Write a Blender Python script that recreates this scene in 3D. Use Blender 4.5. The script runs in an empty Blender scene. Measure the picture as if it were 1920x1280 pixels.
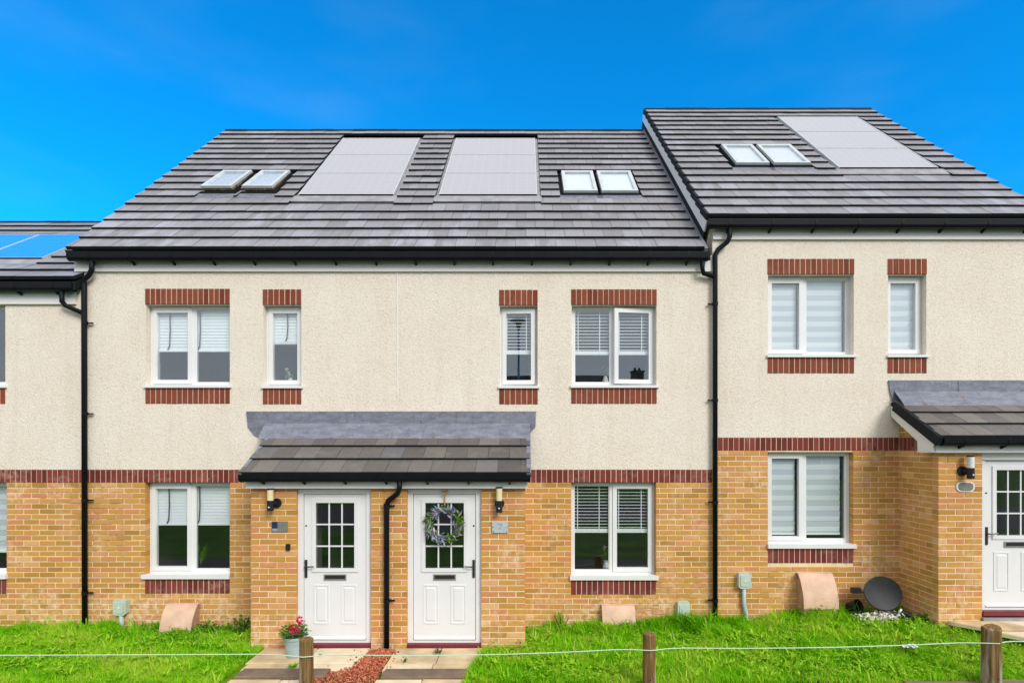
import bpy, math, random
import numpy as np
from mathutils import Vector, Matrix, Euler

random.seed(7)
rng = np.random.default_rng(11)
S = bpy.context.scene
COL = S.collection

# ---------------------------------------------------------------- camera, sky, sun, exposure
FPX, PCX, PCY, CAMY, CAMZ = 1010.0, 985.0, 835.0, -7.66, 2.6
cam_d = bpy.data.cameras.new('camera')
cam = bpy.data.objects.new('camera', cam_d)
COL.objects.link(cam)
cam.location = (0, CAMY, CAMZ)
cam.rotation_euler = (math.radians(90), 0, 0)
cam_d.sensor_width = 36.0
cam_d.lens = FPX / 1920 * 36.0
cam_d.shift_x = -(PCX - 960) / 1920
cam_d.shift_y = (PCY - 640) / 1920
cam_d.clip_end = 2000
S.camera = cam

SUN_EL, SUN_AZ = math.radians(37), math.radians(146)      # azimuth clockwise from north (+Y)
world = bpy.data.worlds.new('World')
S.world = world
world.use_nodes = True
wt = world.node_tree
for n in list(wt.nodes):
    wt.nodes.remove(n)
def wn(t, **k):
    n = wt.nodes.new(t)
    for a, b in k.items():
        setattr(n, a, b)
    return n
w_out = wn('ShaderNodeOutputWorld')
w_bg = wn('ShaderNodeBackground')
w_bg.inputs['Strength'].default_value = 0.1
w_sky = wn('ShaderNodeTexSky', sky_type='NISHITA', sun_disc=False)
w_sky.sun_elevation = SUN_EL
w_sky.sun_rotation = SUN_AZ
w_sky.ozone_density = 3.0
w_sky.dust_density = 0.2
w_tint = wn('ShaderNodeMix', data_type='RGBA', blend_type='MULTIPLY')
w_tint.inputs['Factor'].default_value = 1.0
w_tint.inputs['B'].default_value = (0.018, 0.94, 1.48, 1)
# a sheet of bright high cloud that has cleared low in the north: the photograph is lit by it
w_tc = wn('ShaderNodeTexCoord')
w_dot = wn('ShaderNodeVectorMath', operation='DOT_PRODUCT')
w_dot.inputs[1].default_value = (0.0, -1.0, 1.0)
w_noise = wn('ShaderNodeTexNoise')
w_noise.inputs['Scale'].default_value = 2.2
w_noise.inputs['Detail'].default_value = 5
w_add = wn('ShaderNodeMath', operation='MULTIPLY_ADD')
w_add.inputs[1].default_value = 0.35
w_ramp = wn('ShaderNodeMapRange', interpolation_type='SMOOTHSTEP')
w_ramp.inputs['From Min'].default_value = 0.22
w_ramp.inputs['From Max'].default_value = 0.55
w_ramp.inputs['To Min'].default_value = 0.0
w_ramp.inputs['To Max'].default_value = 0.93
w_wisp = wn('ShaderNodeTexNoise')
w_wisp.inputs['Scale'].default_value = 2.6
w_wisp.inputs['Detail'].default_value = 6
w_wmap = wn('ShaderNodeMapping')
w_wmap.inputs['Scale'].default_value = (1.0, 1.0, 3.2)
w_wr = wn('ShaderNodeMapRange', interpolation_type='SMOOTHSTEP')
w_wr.inputs['From Min'].default_value = 0.45
w_wr.inputs['From Max'].default_value = 0.85
w_wr.inputs['To Max'].default_value = 0.05
w_max = wn('ShaderNodeMath', operation='MAXIMUM')
w_mix = wn('ShaderNodeMix', data_type='RGBA')
w_mix.inputs['B'].default_value = (5.25, 5.25, 5.35, 1)
L = wt.links.new
L(w_sky.outputs[0], w_tint.inputs['A'])
L(w_tc.outputs['Generated'], w_dot.inputs[0])
L(w_tc.outputs['Generated'], w_noise.inputs['Vector'])
L(w_noise.outputs[0], w_add.inputs[0])
L(w_dot.outputs['Value'], w_add.inputs[2])
L(w_add.outputs[0], w_ramp.inputs['Value'])
L(w_tc.outputs['Generated'], w_wmap.inputs['Vector'])
L(w_wmap.outputs[0], w_wisp.inputs['Vector'])
L(w_wisp.outputs[0], w_wr.inputs['Value'])
L(w_wr.outputs[0], w_max.inputs[0])
L(w_ramp.outputs[0], w_max.inputs[1])
L(w_max.outputs[0], w_mix.inputs['Factor'])
L(w_tint.outputs['Result'], w_mix.inputs['A'])
L(w_mix.outputs['Result'], w_bg.inputs['Color'])
L(w_bg.outputs[0], w_out.inputs[0])

sun_d = bpy.data.lights.new('sun', 'SUN')
sun_d.energy = 1.35
sun_d.angle = math.radians(24)
sun_d.color = (1.0, 0.965, 0.90)
sun = bpy.data.objects.new('sun', sun_d)
COL.objects.link(sun)
sdir = Vector((math.sin(SUN_AZ) * math.cos(SUN_EL), math.cos(SUN_AZ) * math.cos(SUN_EL), math.sin(SUN_EL)))
sun.rotation_euler = (-sdir).to_track_quat('-Z', 'Y').to_euler()
sun.location = sdir * 60

S.view_settings.view_transform = 'Standard'
S.view_settings.look = 'None'
S.view_settings.gamma = 1
S.view_settings.use_curve_mapping = False
S.view_settings.exposure = 0.92
S.render.engine = 'CYCLES'
S.cycles.max_bounces = 8
S.cycles.diffuse_bounces = 3
S.cycles.glossy_bounces = 4
S.cycles.transmission_bounces = 6
S.cycles.transparent_max_bounces = 12
S.cycles.use_denoising = True

# ---------------------------------------------------------------- measuring from the photograph
def WX(px, y=0.0):
    return (px - PCX) / FPX * (y - CAMY)
def WZ(py, y=0.0):
    return CAMZ + (PCY - py) / FPX * (y - CAMY)
def on_slope(px, py, y0, z0, pitch):
    """(x, distance up the slope) of the point of a sloping plane seen at px, py"""
    dx, dz, t = (px - PCX) / FPX, (PCY - py) / FPX, math.tan(pitch)
    d = (CAMZ - z0 + t * (y0 - CAMY)) / (t - dz)
    return dx * d, (d + CAMY - y0) / math.cos(pitch)

# ---------------------------------------------------------------- materials
MATS = {}
class NT:
    def __init__(self, name):
        self.m = bpy.data.materials.new(name)
        self.m.use_nodes = True
        self.t = self.m.node_tree
        self.b = self.t.nodes['Principled BSDF']
        self.out = self.t.nodes['Material Output']
    def n(self, typ, ins=None, **k):
        x = self.t.nodes.new(typ)
        for a, v in k.items():
            setattr(x, a, v)
        for a, v in (ins or {}).items():
            self.s(x.inputs[a], v)
        return x
    def s(self, sock, v):
        if isinstance(v, bpy.types.NodeSocket):
            self.t.links.new(v, sock)
        else:
            if isinstance(v, (tuple, list)) and len(v) == 3 and sock.type == 'RGBA':
                v = (*v, 1)
            sock.default_value = v
    def pos(self):
        return self.n('ShaderNodeNewGeometry').outputs['Position']
    def noise(self, scale, detail=4, vec=None, rough=0.55, out=0):
        return self.n('ShaderNodeTexNoise', {'Vector': vec or self.pos(), 'Scale': scale, 'Detail': detail, 'Roughness': rough}).outputs[out]
    def mapr(self, v, a, b, c, d):
        return self.n('ShaderNodeMapRange', {'Value': v, 'From Min': a, 'From Max': b, 'To Min': c, 'To Max': d}).outputs[0]
    def math(self, op, a, b=0.0, c=0.0):
        return self.n('ShaderNodeMath', {0: a, 1: b, 2: c}, operation=op).outputs[0]
    def mix(self, f, a, b, blend='MIX'):
        return self.n('ShaderNodeMix', {'Factor': f, 'A': a, 'B': b}, data_type='RGBA', blend_type=blend).outputs['Result']
    def ramp(self, f, stops, interp='LINEAR'):
        r = self.n('ShaderNodeValToRGB', {'Fac': f})
        r.color_ramp.interpolation = interp
        el = r.color_ramp.elements
        while len(el) < len(stops):
            el.new(0.5)
        for e, (p, c) in zip(el, stops):
            e.position = p
            e.color = (*c, 1) if len(c) == 3 else c
        return r.outputs[0]
    def rnd(self):
        """a number of its own for each piece, object or loose island"""
        o = self.n('ShaderNodeObjectInfo').outputs['Random']
        i = self.n('ShaderNodeNewGeometry').outputs['Random Per Island']
        return self.math('FRACT', self.math('ADD', o, i))
    def bump(self, h, strength=0.3, dist=0.01):
        b = self.n('ShaderNodeBump', {'Height': h, 'Strength': strength, 'Distance': dist})
        self.t.links.new(b.outputs[0], self.b.inputs['Normal'])
    def set(self, **k):
        for a, v in k.items():
            self.s(self.b.inputs[a.replace('_', ' ')], v)
        return self.m

def simple(name, col, rough=0.5, var=0.0, scale=6.0, bump=0.0, bscale=60.0, metal=0.0, spec=0.5, stretch=None):
    if name in MATS:
        return MATS[name]
    t = NT(name)
    c = col
    if var:
        vec = t.pos()
        if stretch:
            vec = t.n('ShaderNodeMapping', {'Vector': vec, 'Scale': stretch}).outputs[0]
        f = t.noise(scale, 5, vec)
        c = t.mix(t.mapr(f, 0.3, 0.7, 0, 1), tuple(x * (1 - var) for x in col), tuple(min(1, x * (1 + var)) for x in col))
    t.set(Base_Color=c, Roughness=rough, Metallic=metal, Specular_IOR_Level=spec)
    if bump:
        t.bump(t.noise(bscale, 3), bump, 0.01)
    MATS[name] = t.m
    return t.m

def brick_mat(name, stops, pale, pale_amt, rough=0.85):
    t = NT(name)
    c = t.ramp(t.rnd(), stops)
    grain = t.noise(38, 5)
    c = t.mix(t.mapr(grain, 0.3, 0.7, 0.0, 0.5), c, t.mix(1.0, c, (0.78, 0.72, 0.62), 'MULTIPLY'))
    soft = t.noise(9, 3)
    c = t.mix(t.mapr(soft, 0.55, 0.8, 0, 0.35), c, t.mix(1.0, c, (1.2, 1.0, 0.95), 'MULTIPLY'))
    zz = t.n('ShaderNodeSeparateXYZ', {0: t.pos()}).outputs[2]
    salts = t.math('ADD', t.noise(1.7, 4), t.mapr(zz, 0.05, 0.60, 0.16, 0.0))
    patch = t.math('MULTIPLY', t.mapr(salts, 0.5, 0.72, 0, 1), t.mapr(t.noise(14, 4), 0.42, 0.65, 0, pale_amt))
    c = t.mix(patch, c, pale)
    t.set(Base_Color=c, Roughness=rough, Specular_IOR_Level=0.25)
    t.bump(t.noise(120, 4), 0.35, 0.004)
    return t.m

m_buff = brick_mat('buff_brick', [(0.0, (0.46, 0.235, 0.052)), (0.2, (0.58, 0.310, 0.072)), (0.5, (0.66, 0.350, 0.088)),
                                  (0.72, (0.62, 0.300, 0.092)), (0.88, (0.65, 0.275, 0.110)), (1.0, (0.76, 0.45, 0.19))], (0.86, 0.62, 0.44), 0.8)
m_red = brick_mat('red_brick', [(0.0, (0.185, 0.046, 0.026)), (0.35, (0.235, 0.062, 0.034)), (0.7, (0.275, 0.074, 0.040)), (1.0, (0.22, 0.060, 0.040))], (0.55, 0.26, 0.2), 0.30)
m_plum = brick_mat('plum_brick', [(0.0, (0.15, 0.030, 0.026)), (0.4, (0.20, 0.040, 0.034)), (0.75, (0.26, 0.055, 0.044)), (1.0, (0.22, 0.06, 0.052))], (0.6, 0.36, 0.3), 0.65)

def mortar_mat():
    t = NT('mortar')
    c = t.mix(t.mapr(t.noise(5, 4), 0.35, 0.65, 0, 1), (0.82, 0.59, 0.37), (0.88, 0.71, 0.50))
    dark = t.math('MULTIPLY', t.mapr(t.noise(0.9, 3), 0.55, 0.62, 0, 1), t.mapr(t.noise(6, 2), 0.45, 0.55, 0, 0.6))
    c = t.mix(dark, c, (0.20, 0.14, 0.085))
    t.set(Base_Color=c, Roughness=0.95, Specular_IOR_Level=0.1)
    t.bump(t.noise(90, 3), 0.4, 0.004)
    return t.m
m_mortar = mortar_mat()
m_mortar_pale = simple('pale_mortar', (0.66, 0.44, 0.33), 0.95, 0.12, 8, 0.3, 90, spec=0.1)

def render_mat():
    t = NT('roughcast_render')
    p = t.pos()
    v1 = t.n('ShaderNodeTexVoronoi', {'Vector': p, 'Scale': 95.0, 'Randomness': 1.0})
    v2 = t.n('ShaderNodeTexVoronoi', {'Vector': p, 'Scale': 52.0, 'Randomness': 1.0})
    c = t.mix(t.mapr(t.noise(1.3, 5), 0.35, 0.65, 0, 1), (0.86, 0.755, 0.635), (0.91, 0.82, 0.71))
    peb = t.n('ShaderNodeSeparateColor', {'Color': v1.outputs['Color']}).outputs[0]
    c = t.mix(t.mapr(peb, 0.78, 0.94, 0, 0.42), c, (0.52, 0.41, 0.30))
    peb2 = t.n('ShaderNodeSeparateColor', {'Color': v2.outputs['Color']}).outputs[1]
    c = t.mix(t.mapr(peb2, 0.8, 0.95, 0, 0.55), c, (0.88, 0.83, 0.74))
    c = t.mix(t.mapr(t.noise(24, 3), 0.52, 0.72, 0, 0.22), c, (0.60, 0.49, 0.35))
    # old rain streaks of dirt
    st = t.n('ShaderNodeMapping', {'Vector': p, 'Scale': (5.0, 5.0, 0.35)}).outputs[0]
    c = t.mix(t.mapr(t.noise(1.4, 5, st), 0.52, 0.78, 0, 0.16), c, (0.50, 0.42, 0.31))
    t.set(Base_Color=c, Roughness=0.95, Specular_IOR_Level=0.15)
    h = t.math('ADD', t.mapr(v1.outputs['Distance'], 0.0, 0.7, 1, 0), t.noise(26, 4))
    t.bump(h, 0.6, 0.008)
    return t.m
m_render = render_mat()

def tile_mats():
    out = []
    for name, stops, moss in (('roof_tile_face', [(0, (0.200, 0.194, 0.206)), (0.5, (0.232, 0.225, 0.240)), (0.85, (0.258, 0.251, 0.270)), (1, (0.29, 0.288, 0.318))], 1),
                              ('porch_tile_face', [(0, (0.085, 0.076, 0.070)), (0.6, (0.125, 0.112, 0.102)), (0.93, (0.165, 0.150, 0.135)), (0.95, (0.075, 0.085, 0.12)), (1, (0.08, 0.09, 0.125))], 0)):
        t = NT(name)
        c = t.ramp(t.rnd(), stops)
        c = t.mix(t.mapr(t.noise(16, 5), 0.35, 0.7, 0, 0.6), c, t.mix(1.0, c, (1.35, 1.3, 1.28), 'MULTIPLY'))
        c = t.mix(t.mapr(t.noise(55, 3), 0.5, 0.7, 0, 0.35), c, t.mix(1.0, c, (0.65, 0.65, 0.65), 'MULTIPLY'))
        if moss:   # lime bloom washed down below the panels
            zz = t.n('ShaderNodeSeparateXYZ', {0: t.pos()}).outputs[2]
            wash = t.math('ADD', t.noise(0.8, 3), t.mapr(zz, 5.4, 7.2, 0.13, -0.03))
            run = t.noise(2.4, 4, t.n('ShaderNodeMapping', {'Vector': t.pos(), 'Scale': (2.6, 0.7, 0.7)}).outputs[0])
            c = t.mix(t.math('MULTIPLY', t.mapr(wash, 0.52, 0.70, 0, 1), t.mapr(run, 0.42, 0.62, 0, 0.75)), c, (0.40, 0.405, 0.47))
        else:
            c = t.mix(t.mapr(t.noise(5, 4), 0.55, 0.7, 0, 0.5), c, (0.20, 0.19, 0.15))
        t.set(Base_Color=c, Roughness=0.40 if moss else 0.5, Specular_IOR_Level=0.6)
        t.bump(t.noise(140, 3), 0.2, 0.003)
        out.append(t.m)
    return out
m_tile, m_ptile = tile_mats()
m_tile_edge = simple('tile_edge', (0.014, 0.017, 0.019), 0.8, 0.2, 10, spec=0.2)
m_upvc = simple('white_upvc', (0.80, 0.80, 0.80), 0.35, 0.03, 3)
m_door = simple('white_door_skin', (0.80, 0.80, 0.805), 0.42, 0.02, 4, 0.05, 90)
m_fascia = simple('fascia_white', (0.80, 0.78, 0.755), 0.45, 0.06, 2.0, stretch=(0.4, 1, 6))
m_black = simple('black_plastic', (0.006, 0.007, 0.010), 0.5, 0.2, 5, spec=0.18)
m_blackm = simple('black_powdercoat', (0.008, 0.009, 0.014), 0.45)
def lead_mat():
    t = NT('weathered_lead')
    st = t.n('ShaderNodeMapping', {'Vector': t.pos(), 'Scale': (1, 1, 3.0)}).outputs[0]
    c = t.mix(t.mapr(t.noise(5, 6, st), 0.35, 0.65, 0, 1), (0.15, 0.16, 0.205), (0.235, 0.25, 0.315))
    c = t.mix(t.mapr(t.noise(16, 5, st), 0.56, 0.7, 0, 0.55), c, (0.11, 0.075, 0.065))
    c = t.mix(t.mapr(t.noise(30, 3), 0.6, 0.75, 0, 0.5), c, (0.42, 0.43, 0.46))
    drip = t.n('ShaderNodeMapping', {'Vector': t.pos(), 'Scale': (9.0, 1, 0.8)}).outputs[0]
    c = t.mix(t.math('MULTIPLY', t.mapr(t.noise(2.2, 4, drip), 0.56, 0.66, 0, 0.45), t.mapr(t.noise(1.1, 2), 0.48, 0.6, 0, 1)), c, (0.16, 0.07, 0.045))
    t.set(Base_Color=c, Roughness=0.6, Metallic=0.0, Specular_IOR_Level=0.5)
    t.bump(t.noise(9, 4), 0.35, 0.02)
    return t.m
m_lead = lead_mat()
m_flash = simple('grey_flashing', (0.30, 0.29, 0.31), 0.5, 0.25, 6, 0.15, 20)
m_alu = simple('grey_aluminium', (0.30, 0.34, 0.38), 0.35, 0.1, 6, metal=0.4)
m_clad = simple('pale_grey_cladding', (0.54, 0.58, 0.60), 0.35, 0.1, 6)
m_steel = simple('brushed_steel', (0.42, 0.41, 0.38), 0.35, 0.1, 10, metal=0.6)
m_iron = simple('dark_metal', (0.05, 0.05, 0.055), 0.35, metal=0.5)
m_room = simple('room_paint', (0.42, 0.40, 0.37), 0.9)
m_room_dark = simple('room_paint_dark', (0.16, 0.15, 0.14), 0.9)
m_blind = simple('white_blind', (0.88, 0.89, 0.90), 0.55)
m_sheer = simple('sheer_fabric', (0.66, 0.69, 0.73), 0.8)
m_cord = simple('grey_cord', (0.06, 0.07, 0.09), 0.8)
m_thresh = simple('oxblood_threshold', (0.17, 0.022, 0.030), 0.5, 0.15, 8)
m_pink = simple('pink_moulding', (0.70, 0.46, 0.33), 0.7, 0.16, 6, 0.2, 50)
m_pinkd = simple('pink_moulding_dark', (0.44, 0.26, 0.18), 0.8, 0.3, 7)  # darker pink for the box body, catch and hinges
m_grey = simple('pale_grey_plastic', (0.52, 0.60, 0.52), 0.5, 0.1, 8)
m_pipe = simple('blue_grey_conduit', (0.44, 0.53, 0.58), 0.5, 0.1, 8)
m_dish = simple('dish_charcoal', (0.040, 0.042, 0.050), 0.6, 0.25, 4)
m_cream = simple('cream_diffuser', (0.80, 0.70, 0.40), 0.4)
m_whited = simple('white_diffuser', (0.78, 0.79, 0.74), 0.4)
m_plate = simple('slate_plaque', (0.20, 0.20, 0.17), 0.35, 0.2, 12)
m_navy = simple('navy_square', (0.018, 0.035, 0.075), 0.3)
m_pmark = simple('plaque_lettering', (0.50, 0.53, 0.60), 0.4)
m_glassplate = simple('frosted_acrylic', (0.50, 0.54, 0.55), 0.25, 0.1, 20)
m_gmark = simple('engraved_grey', (0.30, 0.34, 0.32), 0.5)
m_slab = simple('buff_paving', (0.62, 0.475, 0.29), 0.85, 0.28, 3.2, 0.25, 60, spec=0.25)
m_slab_pale = simple('pale_paving', (0.78, 0.65, 0.45), 0.85, 0.14, 4, 0.25, 60, spec=0.25)
m_slab_dark = simple('dark_edging', (0.21, 0.155, 0.11), 0.85, 0.3, 5, 0.3, 60, spec=0.2)
m_asphalt = simple('asphalt', (0.062, 0.054, 0.058), 0.9, 0.25, 30, 0.5, 160, spec=0.3)
m_kerb = simple('concrete_edging', (0.24, 0.17, 0.11), 0.9, 0.2, 12)
m_soil = simple('lawn_soil', (0.110, 0.205, 0.010), 0.95, 0.5, 4, 0.4, 50, spec=0.1)
m_far_grass = simple('far_grass', (0.045, 0.105, 0.012), 0.95, 0.5, 1.6, spec=0.1)
m_rope = simple('rope_fibre', (0.55, 0.72, 0.50), 0.8)
m_pot = simple('sage_pot', (0.36, 0.47, 0.46), 0.5, 0.06, 9)
m_potsoil = simple('pot_soil', (0.03, 0.022, 0.015), 0.95)

def leaf_mat(name, a, b, trans=0.25, rough=0.6):
    t = NT(name)
    c = t.mix(t.rnd(), a, b)
    t.set(Base_Color=c, Roughness=rough, Specular_IOR_Level=0.3)
    tr = t.n('ShaderNodeBsdfTranslucent', {'Color': c})
    mx = t.n('ShaderNodeMixShader', {0: trans, 1: t.b.outputs[0], 2: tr.outputs[0]})
    t.t.links.new(mx.outputs[0], t.out.inputs[0])
    return t.m
m_leaf = leaf_mat('leaf_green', (0.05, 0.15, 0.010), (0.13, 0.30, 0.018))
m_leaf_d = leaf_mat('leaf_dark', (0.020, 0.060, 0.010), (0.05, 0.12, 0.016))
m_leaf_y = leaf_mat('leaf_lime', (0.20, 0.46, 0.010), (0.40, 0.68, 0.03))
m_petal = leaf_mat('petal_magenta', (0.60, 0.010, 0.060), (0.75, 0.03, 0.13))
m_petal_r = leaf_mat('petal_red', (0.45, 0.012, 0.012), (0.55, 0.03, 0.02))
m_yellow = leaf_mat('petal_yellow', (0.80, 0.62, 0.02), (0.85, 0.75, 0.10))
m_pinkp = leaf_mat('petal_pink', (0.75, 0.32, 0.36), (0.82, 0.55, 0.55))
m_creamp = leaf_mat('petal_cream', (0.70, 0.68, 0.45), (0.75, 0.74, 0.6))
m_lav = leaf_mat('sprig_lavender', (0.20, 0.15, 0.24), (0.66, 0.58, 0.64))
m_lavb = leaf_mat('sprig_blue', (0.05, 0.09, 0.24), (0.48, 0.62, 0.68))
m_twig = simple('twig_brown', (0.10, 0.05, 0.025), 0.9)
m_ribbon = simple('gold_ribbon', (0.48, 0.27, 0.06), 0.5)
m_gravel = None

def gravel_mat():
    t = NT('red_chippings')
    c = t.ramp(t.rnd(), [(0, (0.22, 0.045, 0.022)), (0.4, (0.46, 0.11, 0.05)), (0.8, (0.60, 0.19, 0.095)), (1, (0.70, 0.34, 0.22))])
    t.set(Base_Color=c, Roughness=0.9)
    return t.m
m_gravel = gravel_mat()
m_gravel_base = simple('gravel_bed', (0.20, 0.05, 0.025), 0.95, 0.3, 20)
m_rubble = simple('white_stones', (0.72, 0.66, 0.58), 0.9, 0.15, 20)

def grass_mat():
    t = NT('grass_blade')
    a = t.n('ShaderNodeAttribute', attribute_name='tint')
    c = t.ramp(a.outputs['Fac'], [(0.0, (0.10, 0.27, 0.003)), (0.4, (0.185, 0.54, 0.004)), (0.75, (0.32, 0.74, 0.007)), (0.95, (0.50, 0.76, 0.03)), (1.0, (0.60, 0.58, 0.20))])
    t.set(Base_Color=c, Roughness=0.55, Specular_IOR_Level=0.25)
    tr = t.n('ShaderNodeBsdfTranslucent', {'Color': c})
    mx = t.n('ShaderNodeMixShader', {0: 0.45, 1: t.b.outputs[0], 2: tr.outputs[0]})
    t.t.links.new(mx.outputs[0], t.out.inputs[0])
    return t.m
m_grass = grass_mat()

def glass_mat(name, boost, tint):
    t = NT(name)
    gm = t.n('ShaderNodeNewGeometry')
    dt = t.n('ShaderNodeVectorMath', {0: gm.outputs['Incoming'], 1: gm.outputs['Normal']}, operation='DOT_PRODUCT').outputs['Value']
    om = t.math('SUBTRACT', 1.0, t.math('ABSOLUTE', dt))
    fr = t.math('MULTIPLY_ADD', t.math('POWER', om, 5.0), 0.96, 0.04)
    f = t.n('ShaderNodeClamp', {'Value': t.math('MULTIPLY', fr, boost)}).outputs[0]
    g = t.n('ShaderNodeBsdfGlossy', {'Color': tint, 'Roughness': 0.004})
    tp = t.n('ShaderNodeBsdfTransparent', {'Color': (0.98, 1.0, 1.0)})
    mx = t.n('ShaderNodeMixShader', {0: f, 1: tp.outputs[0], 2: g.outputs[0]})
    t.t.links.new(mx.outputs[0], t.out.inputs[0])
    return t.m
m_glass = glass_mat('window_glass', 2.5, (0.90, 0.95, 1.0))

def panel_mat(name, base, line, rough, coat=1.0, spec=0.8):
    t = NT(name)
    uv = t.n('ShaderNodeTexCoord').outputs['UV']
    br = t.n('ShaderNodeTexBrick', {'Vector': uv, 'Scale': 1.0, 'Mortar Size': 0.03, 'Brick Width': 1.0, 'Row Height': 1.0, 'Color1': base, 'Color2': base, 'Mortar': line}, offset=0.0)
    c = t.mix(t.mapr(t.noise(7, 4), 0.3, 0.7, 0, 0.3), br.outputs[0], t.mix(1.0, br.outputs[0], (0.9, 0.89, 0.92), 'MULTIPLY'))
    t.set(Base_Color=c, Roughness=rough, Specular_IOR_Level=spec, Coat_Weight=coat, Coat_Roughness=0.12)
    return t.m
m_panel = panel_mat('panel_glass', (0.365, 0.355, 0.385), (0.43, 0.42, 0.45), 0.35)  # pale base colour paints in the bright sky's reflection on the glass
m_panel_blue = panel_mat('panel_glass_blue', (0.002, 0.28, 0.86), (0.02, 0.36, 0.90), 0.6, 0.0, 0.15)  # the sky's blue is put into the base colour, real reflection kept low

def wood_mat():
    t = NT('weathered_wood')
    p = t.n('ShaderNodeTexCoord').outputs['Object']
    st = t.n('ShaderNodeMapping', {'Vector': p, 'Scale': (26.0, 26.0, 1.6)}).outputs[0]
    g = t.noise(1.6, 6, st)
    c = t.ramp(g, [(0.25, (0.06, 0.034, 0.012)), (0.5, (0.20, 0.115, 0.034)), (0.7, (0.33, 0.24, 0.12)), (0.85, (0.5, 0.45, 0.36))])
    worn = t.mapr(t.noise(3.5, 3, t.n('ShaderNodeMapping', {'Vector': p, 'Scale': (3.0, 3.0, 0.5)}).outputs[0]), 0.5, 0.62, 0, 0.75)
    c = t.mix(worn, c, t.mix(t.mapr(g, 0.3, 0.7, 0, 1), (0.22, 0.17, 0.11), (0.52, 0.47, 0.38)))
    t.set(Base_Color=c, Roughness=0.85, Specular_IOR_Level=0.2)
    t.bump(g, 0.6, 0.01)
    return t.m
m_wood = wood_mat()

# ---------------------------------------------------------------- mesh helpers
class MB:
    def __init__(self):
        self.v, self.f, self.m, self.uv = [], [], [], {}
    def add(self, vs, fs, mi=0):
        o = len(self.v)
        self.v.extend(vs)
        for f in fs:
            self.f.append([i + o for i in f])
            self.m.append(mi)
        return self
    def box(self, x0, x1, y0, y1, z0, z1, mi=0, mtop=None, mend=None):
        vs = [(x, y, z) for z in (z0, z1) for y in (y0, y1) for x in (x0, x1)]
        self.add(vs, [(0, 2, 3, 1), (4, 5, 7, 6), (0, 1, 5, 4), (2, 6, 7, 3), (0, 4, 6, 2), (1, 3, 7, 5)], mi)
        if mtop is not None:
            self.m[-5] = mtop
        return self
    def prism_x(self, prof, x0, x1, mi=0):
        """closed (y, z) outline extruded along x"""
        n = len(prof)
        vs = [(x0, y, z) for y, z in prof] + [(x1, y, z) for y, z in prof]
        fs = [(i, (i + 1) % n, n + (i + 1) % n, n + i) for i in range(n)]
        fs += [tuple(range(n))[::-1], tuple(range(n, 2 * n))]
        return self.add(vs, fs, mi)
    def prism_y(self, prof, y0, y1, mi=0):
        """closed (x, z) outline extruded along y"""
        n = len(prof)
        vs = [(x, y0, z) for x, z in prof] + [(x, y1, z) for x, z in prof]
        fs = [(i, (i + 1) % n, n + (i + 1) % n, n + i) for i in range(n)]
        fs += [tuple(range(n))[::-1], tuple(range(n, 2 * n))]
        return self.add(vs, fs, mi)
    def tube(self, pts, r, n=12, mi=0, caps=True):
        pts = [Vector(p) for p in pts]
        rs = r if isinstance(r, (list, tuple)) else [r] * len(pts)
        rings, ref = [], None
        for i, p in enumerate(pts):
            a = (pts[i] - pts[i - 1]).normalized() if i else None
            b = (pts[i + 1] - pts[i]).normalized() if i < len(pts) - 1 else None
            t = (a + b).normalized() if a and b else (a or b)
            k = 1.0 / max(0.4, t.dot(a)) if a and b else 1.0
            if ref is None:
                ref = Vector((1, 0, 0)) if abs(t.x) < 0.9 else Vector((0, 1, 0))
            u = (ref - t * ref.dot(t)).normalized()
            w = t.cross(u)
            ref = u
            rings.append([tuple(p + (u * math.cos(q) + w * math.sin(q)) * rs[i] * (1 if k < 1.3 else 1.08)) for q in [2 * math.pi * j / n for j in range(n)]])
        vs = [v for ring in rings for v in ring]
        fs = [(i * n + j, i * n + (j + 1) % n, (i + 1) * n + (j + 1) % n, (i + 1) * n + j) for i in range(len(pts) - 1) for j in range(n)]
        if caps:
            fs += [tuple(range(n))[::-1], tuple(range((len(pts) - 1) * n, len(pts) * n))]
        return self.add(vs, fs, mi)
    def lathe(self, prof, n=20, c=(0, 0, 0), mi=0):
        vs = [(c[0] + r * math.cos(2 * math.pi * j / n), c[1] + r * math.sin(2 * math.pi * j / n), c[2] + z) for r, z in prof for j in range(n)]
        fs = [(i * n + j, i * n + (j + 1) % n, (i + 1) * n + (j + 1) % n, (i + 1) * n + j) for i in range(len(prof) - 1) for j in range(n)]
        return self.add(vs, fs, mi)
    def ring(self, x0, x1, y0, y1, z0, z1, w, mi=0, wb=None):
        """a rectangular frame in the xz plane"""
        wb = w if wb is None else wb
        self.box(x0, x0 + w, y0, y1, z0, z1, mi)
        self.box(x1 - w, x1, y0, y1, z0, z1, mi)
        self.box(x0 + w, x1 - w, y0, y1, z1 - w, z1, mi)
        self.box(x0 + w, x1 - w, y0, y1, z0, z0 + wb, mi)
        return self
    def mesh(self, name, mats, smooth=False):
        me = bpy.data.meshes.new(name)
        me.from_pydata([tuple(v) for v in self.v], [], self.f)
        for m in (mats if isinstance(mats, (list, tuple)) else [mats]):
            me.materials.append(m)
        me.polygons.foreach_set('material_index', self.m)
        if smooth:
            me.polygons.foreach_set('use_smooth', [True] * len(self.f))
        me.update()
        return me
    def build(self, name, mats, parent=None, smooth=False, **props):
        return link(name, self.mesh(name, mats, smooth), parent, **props)

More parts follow.
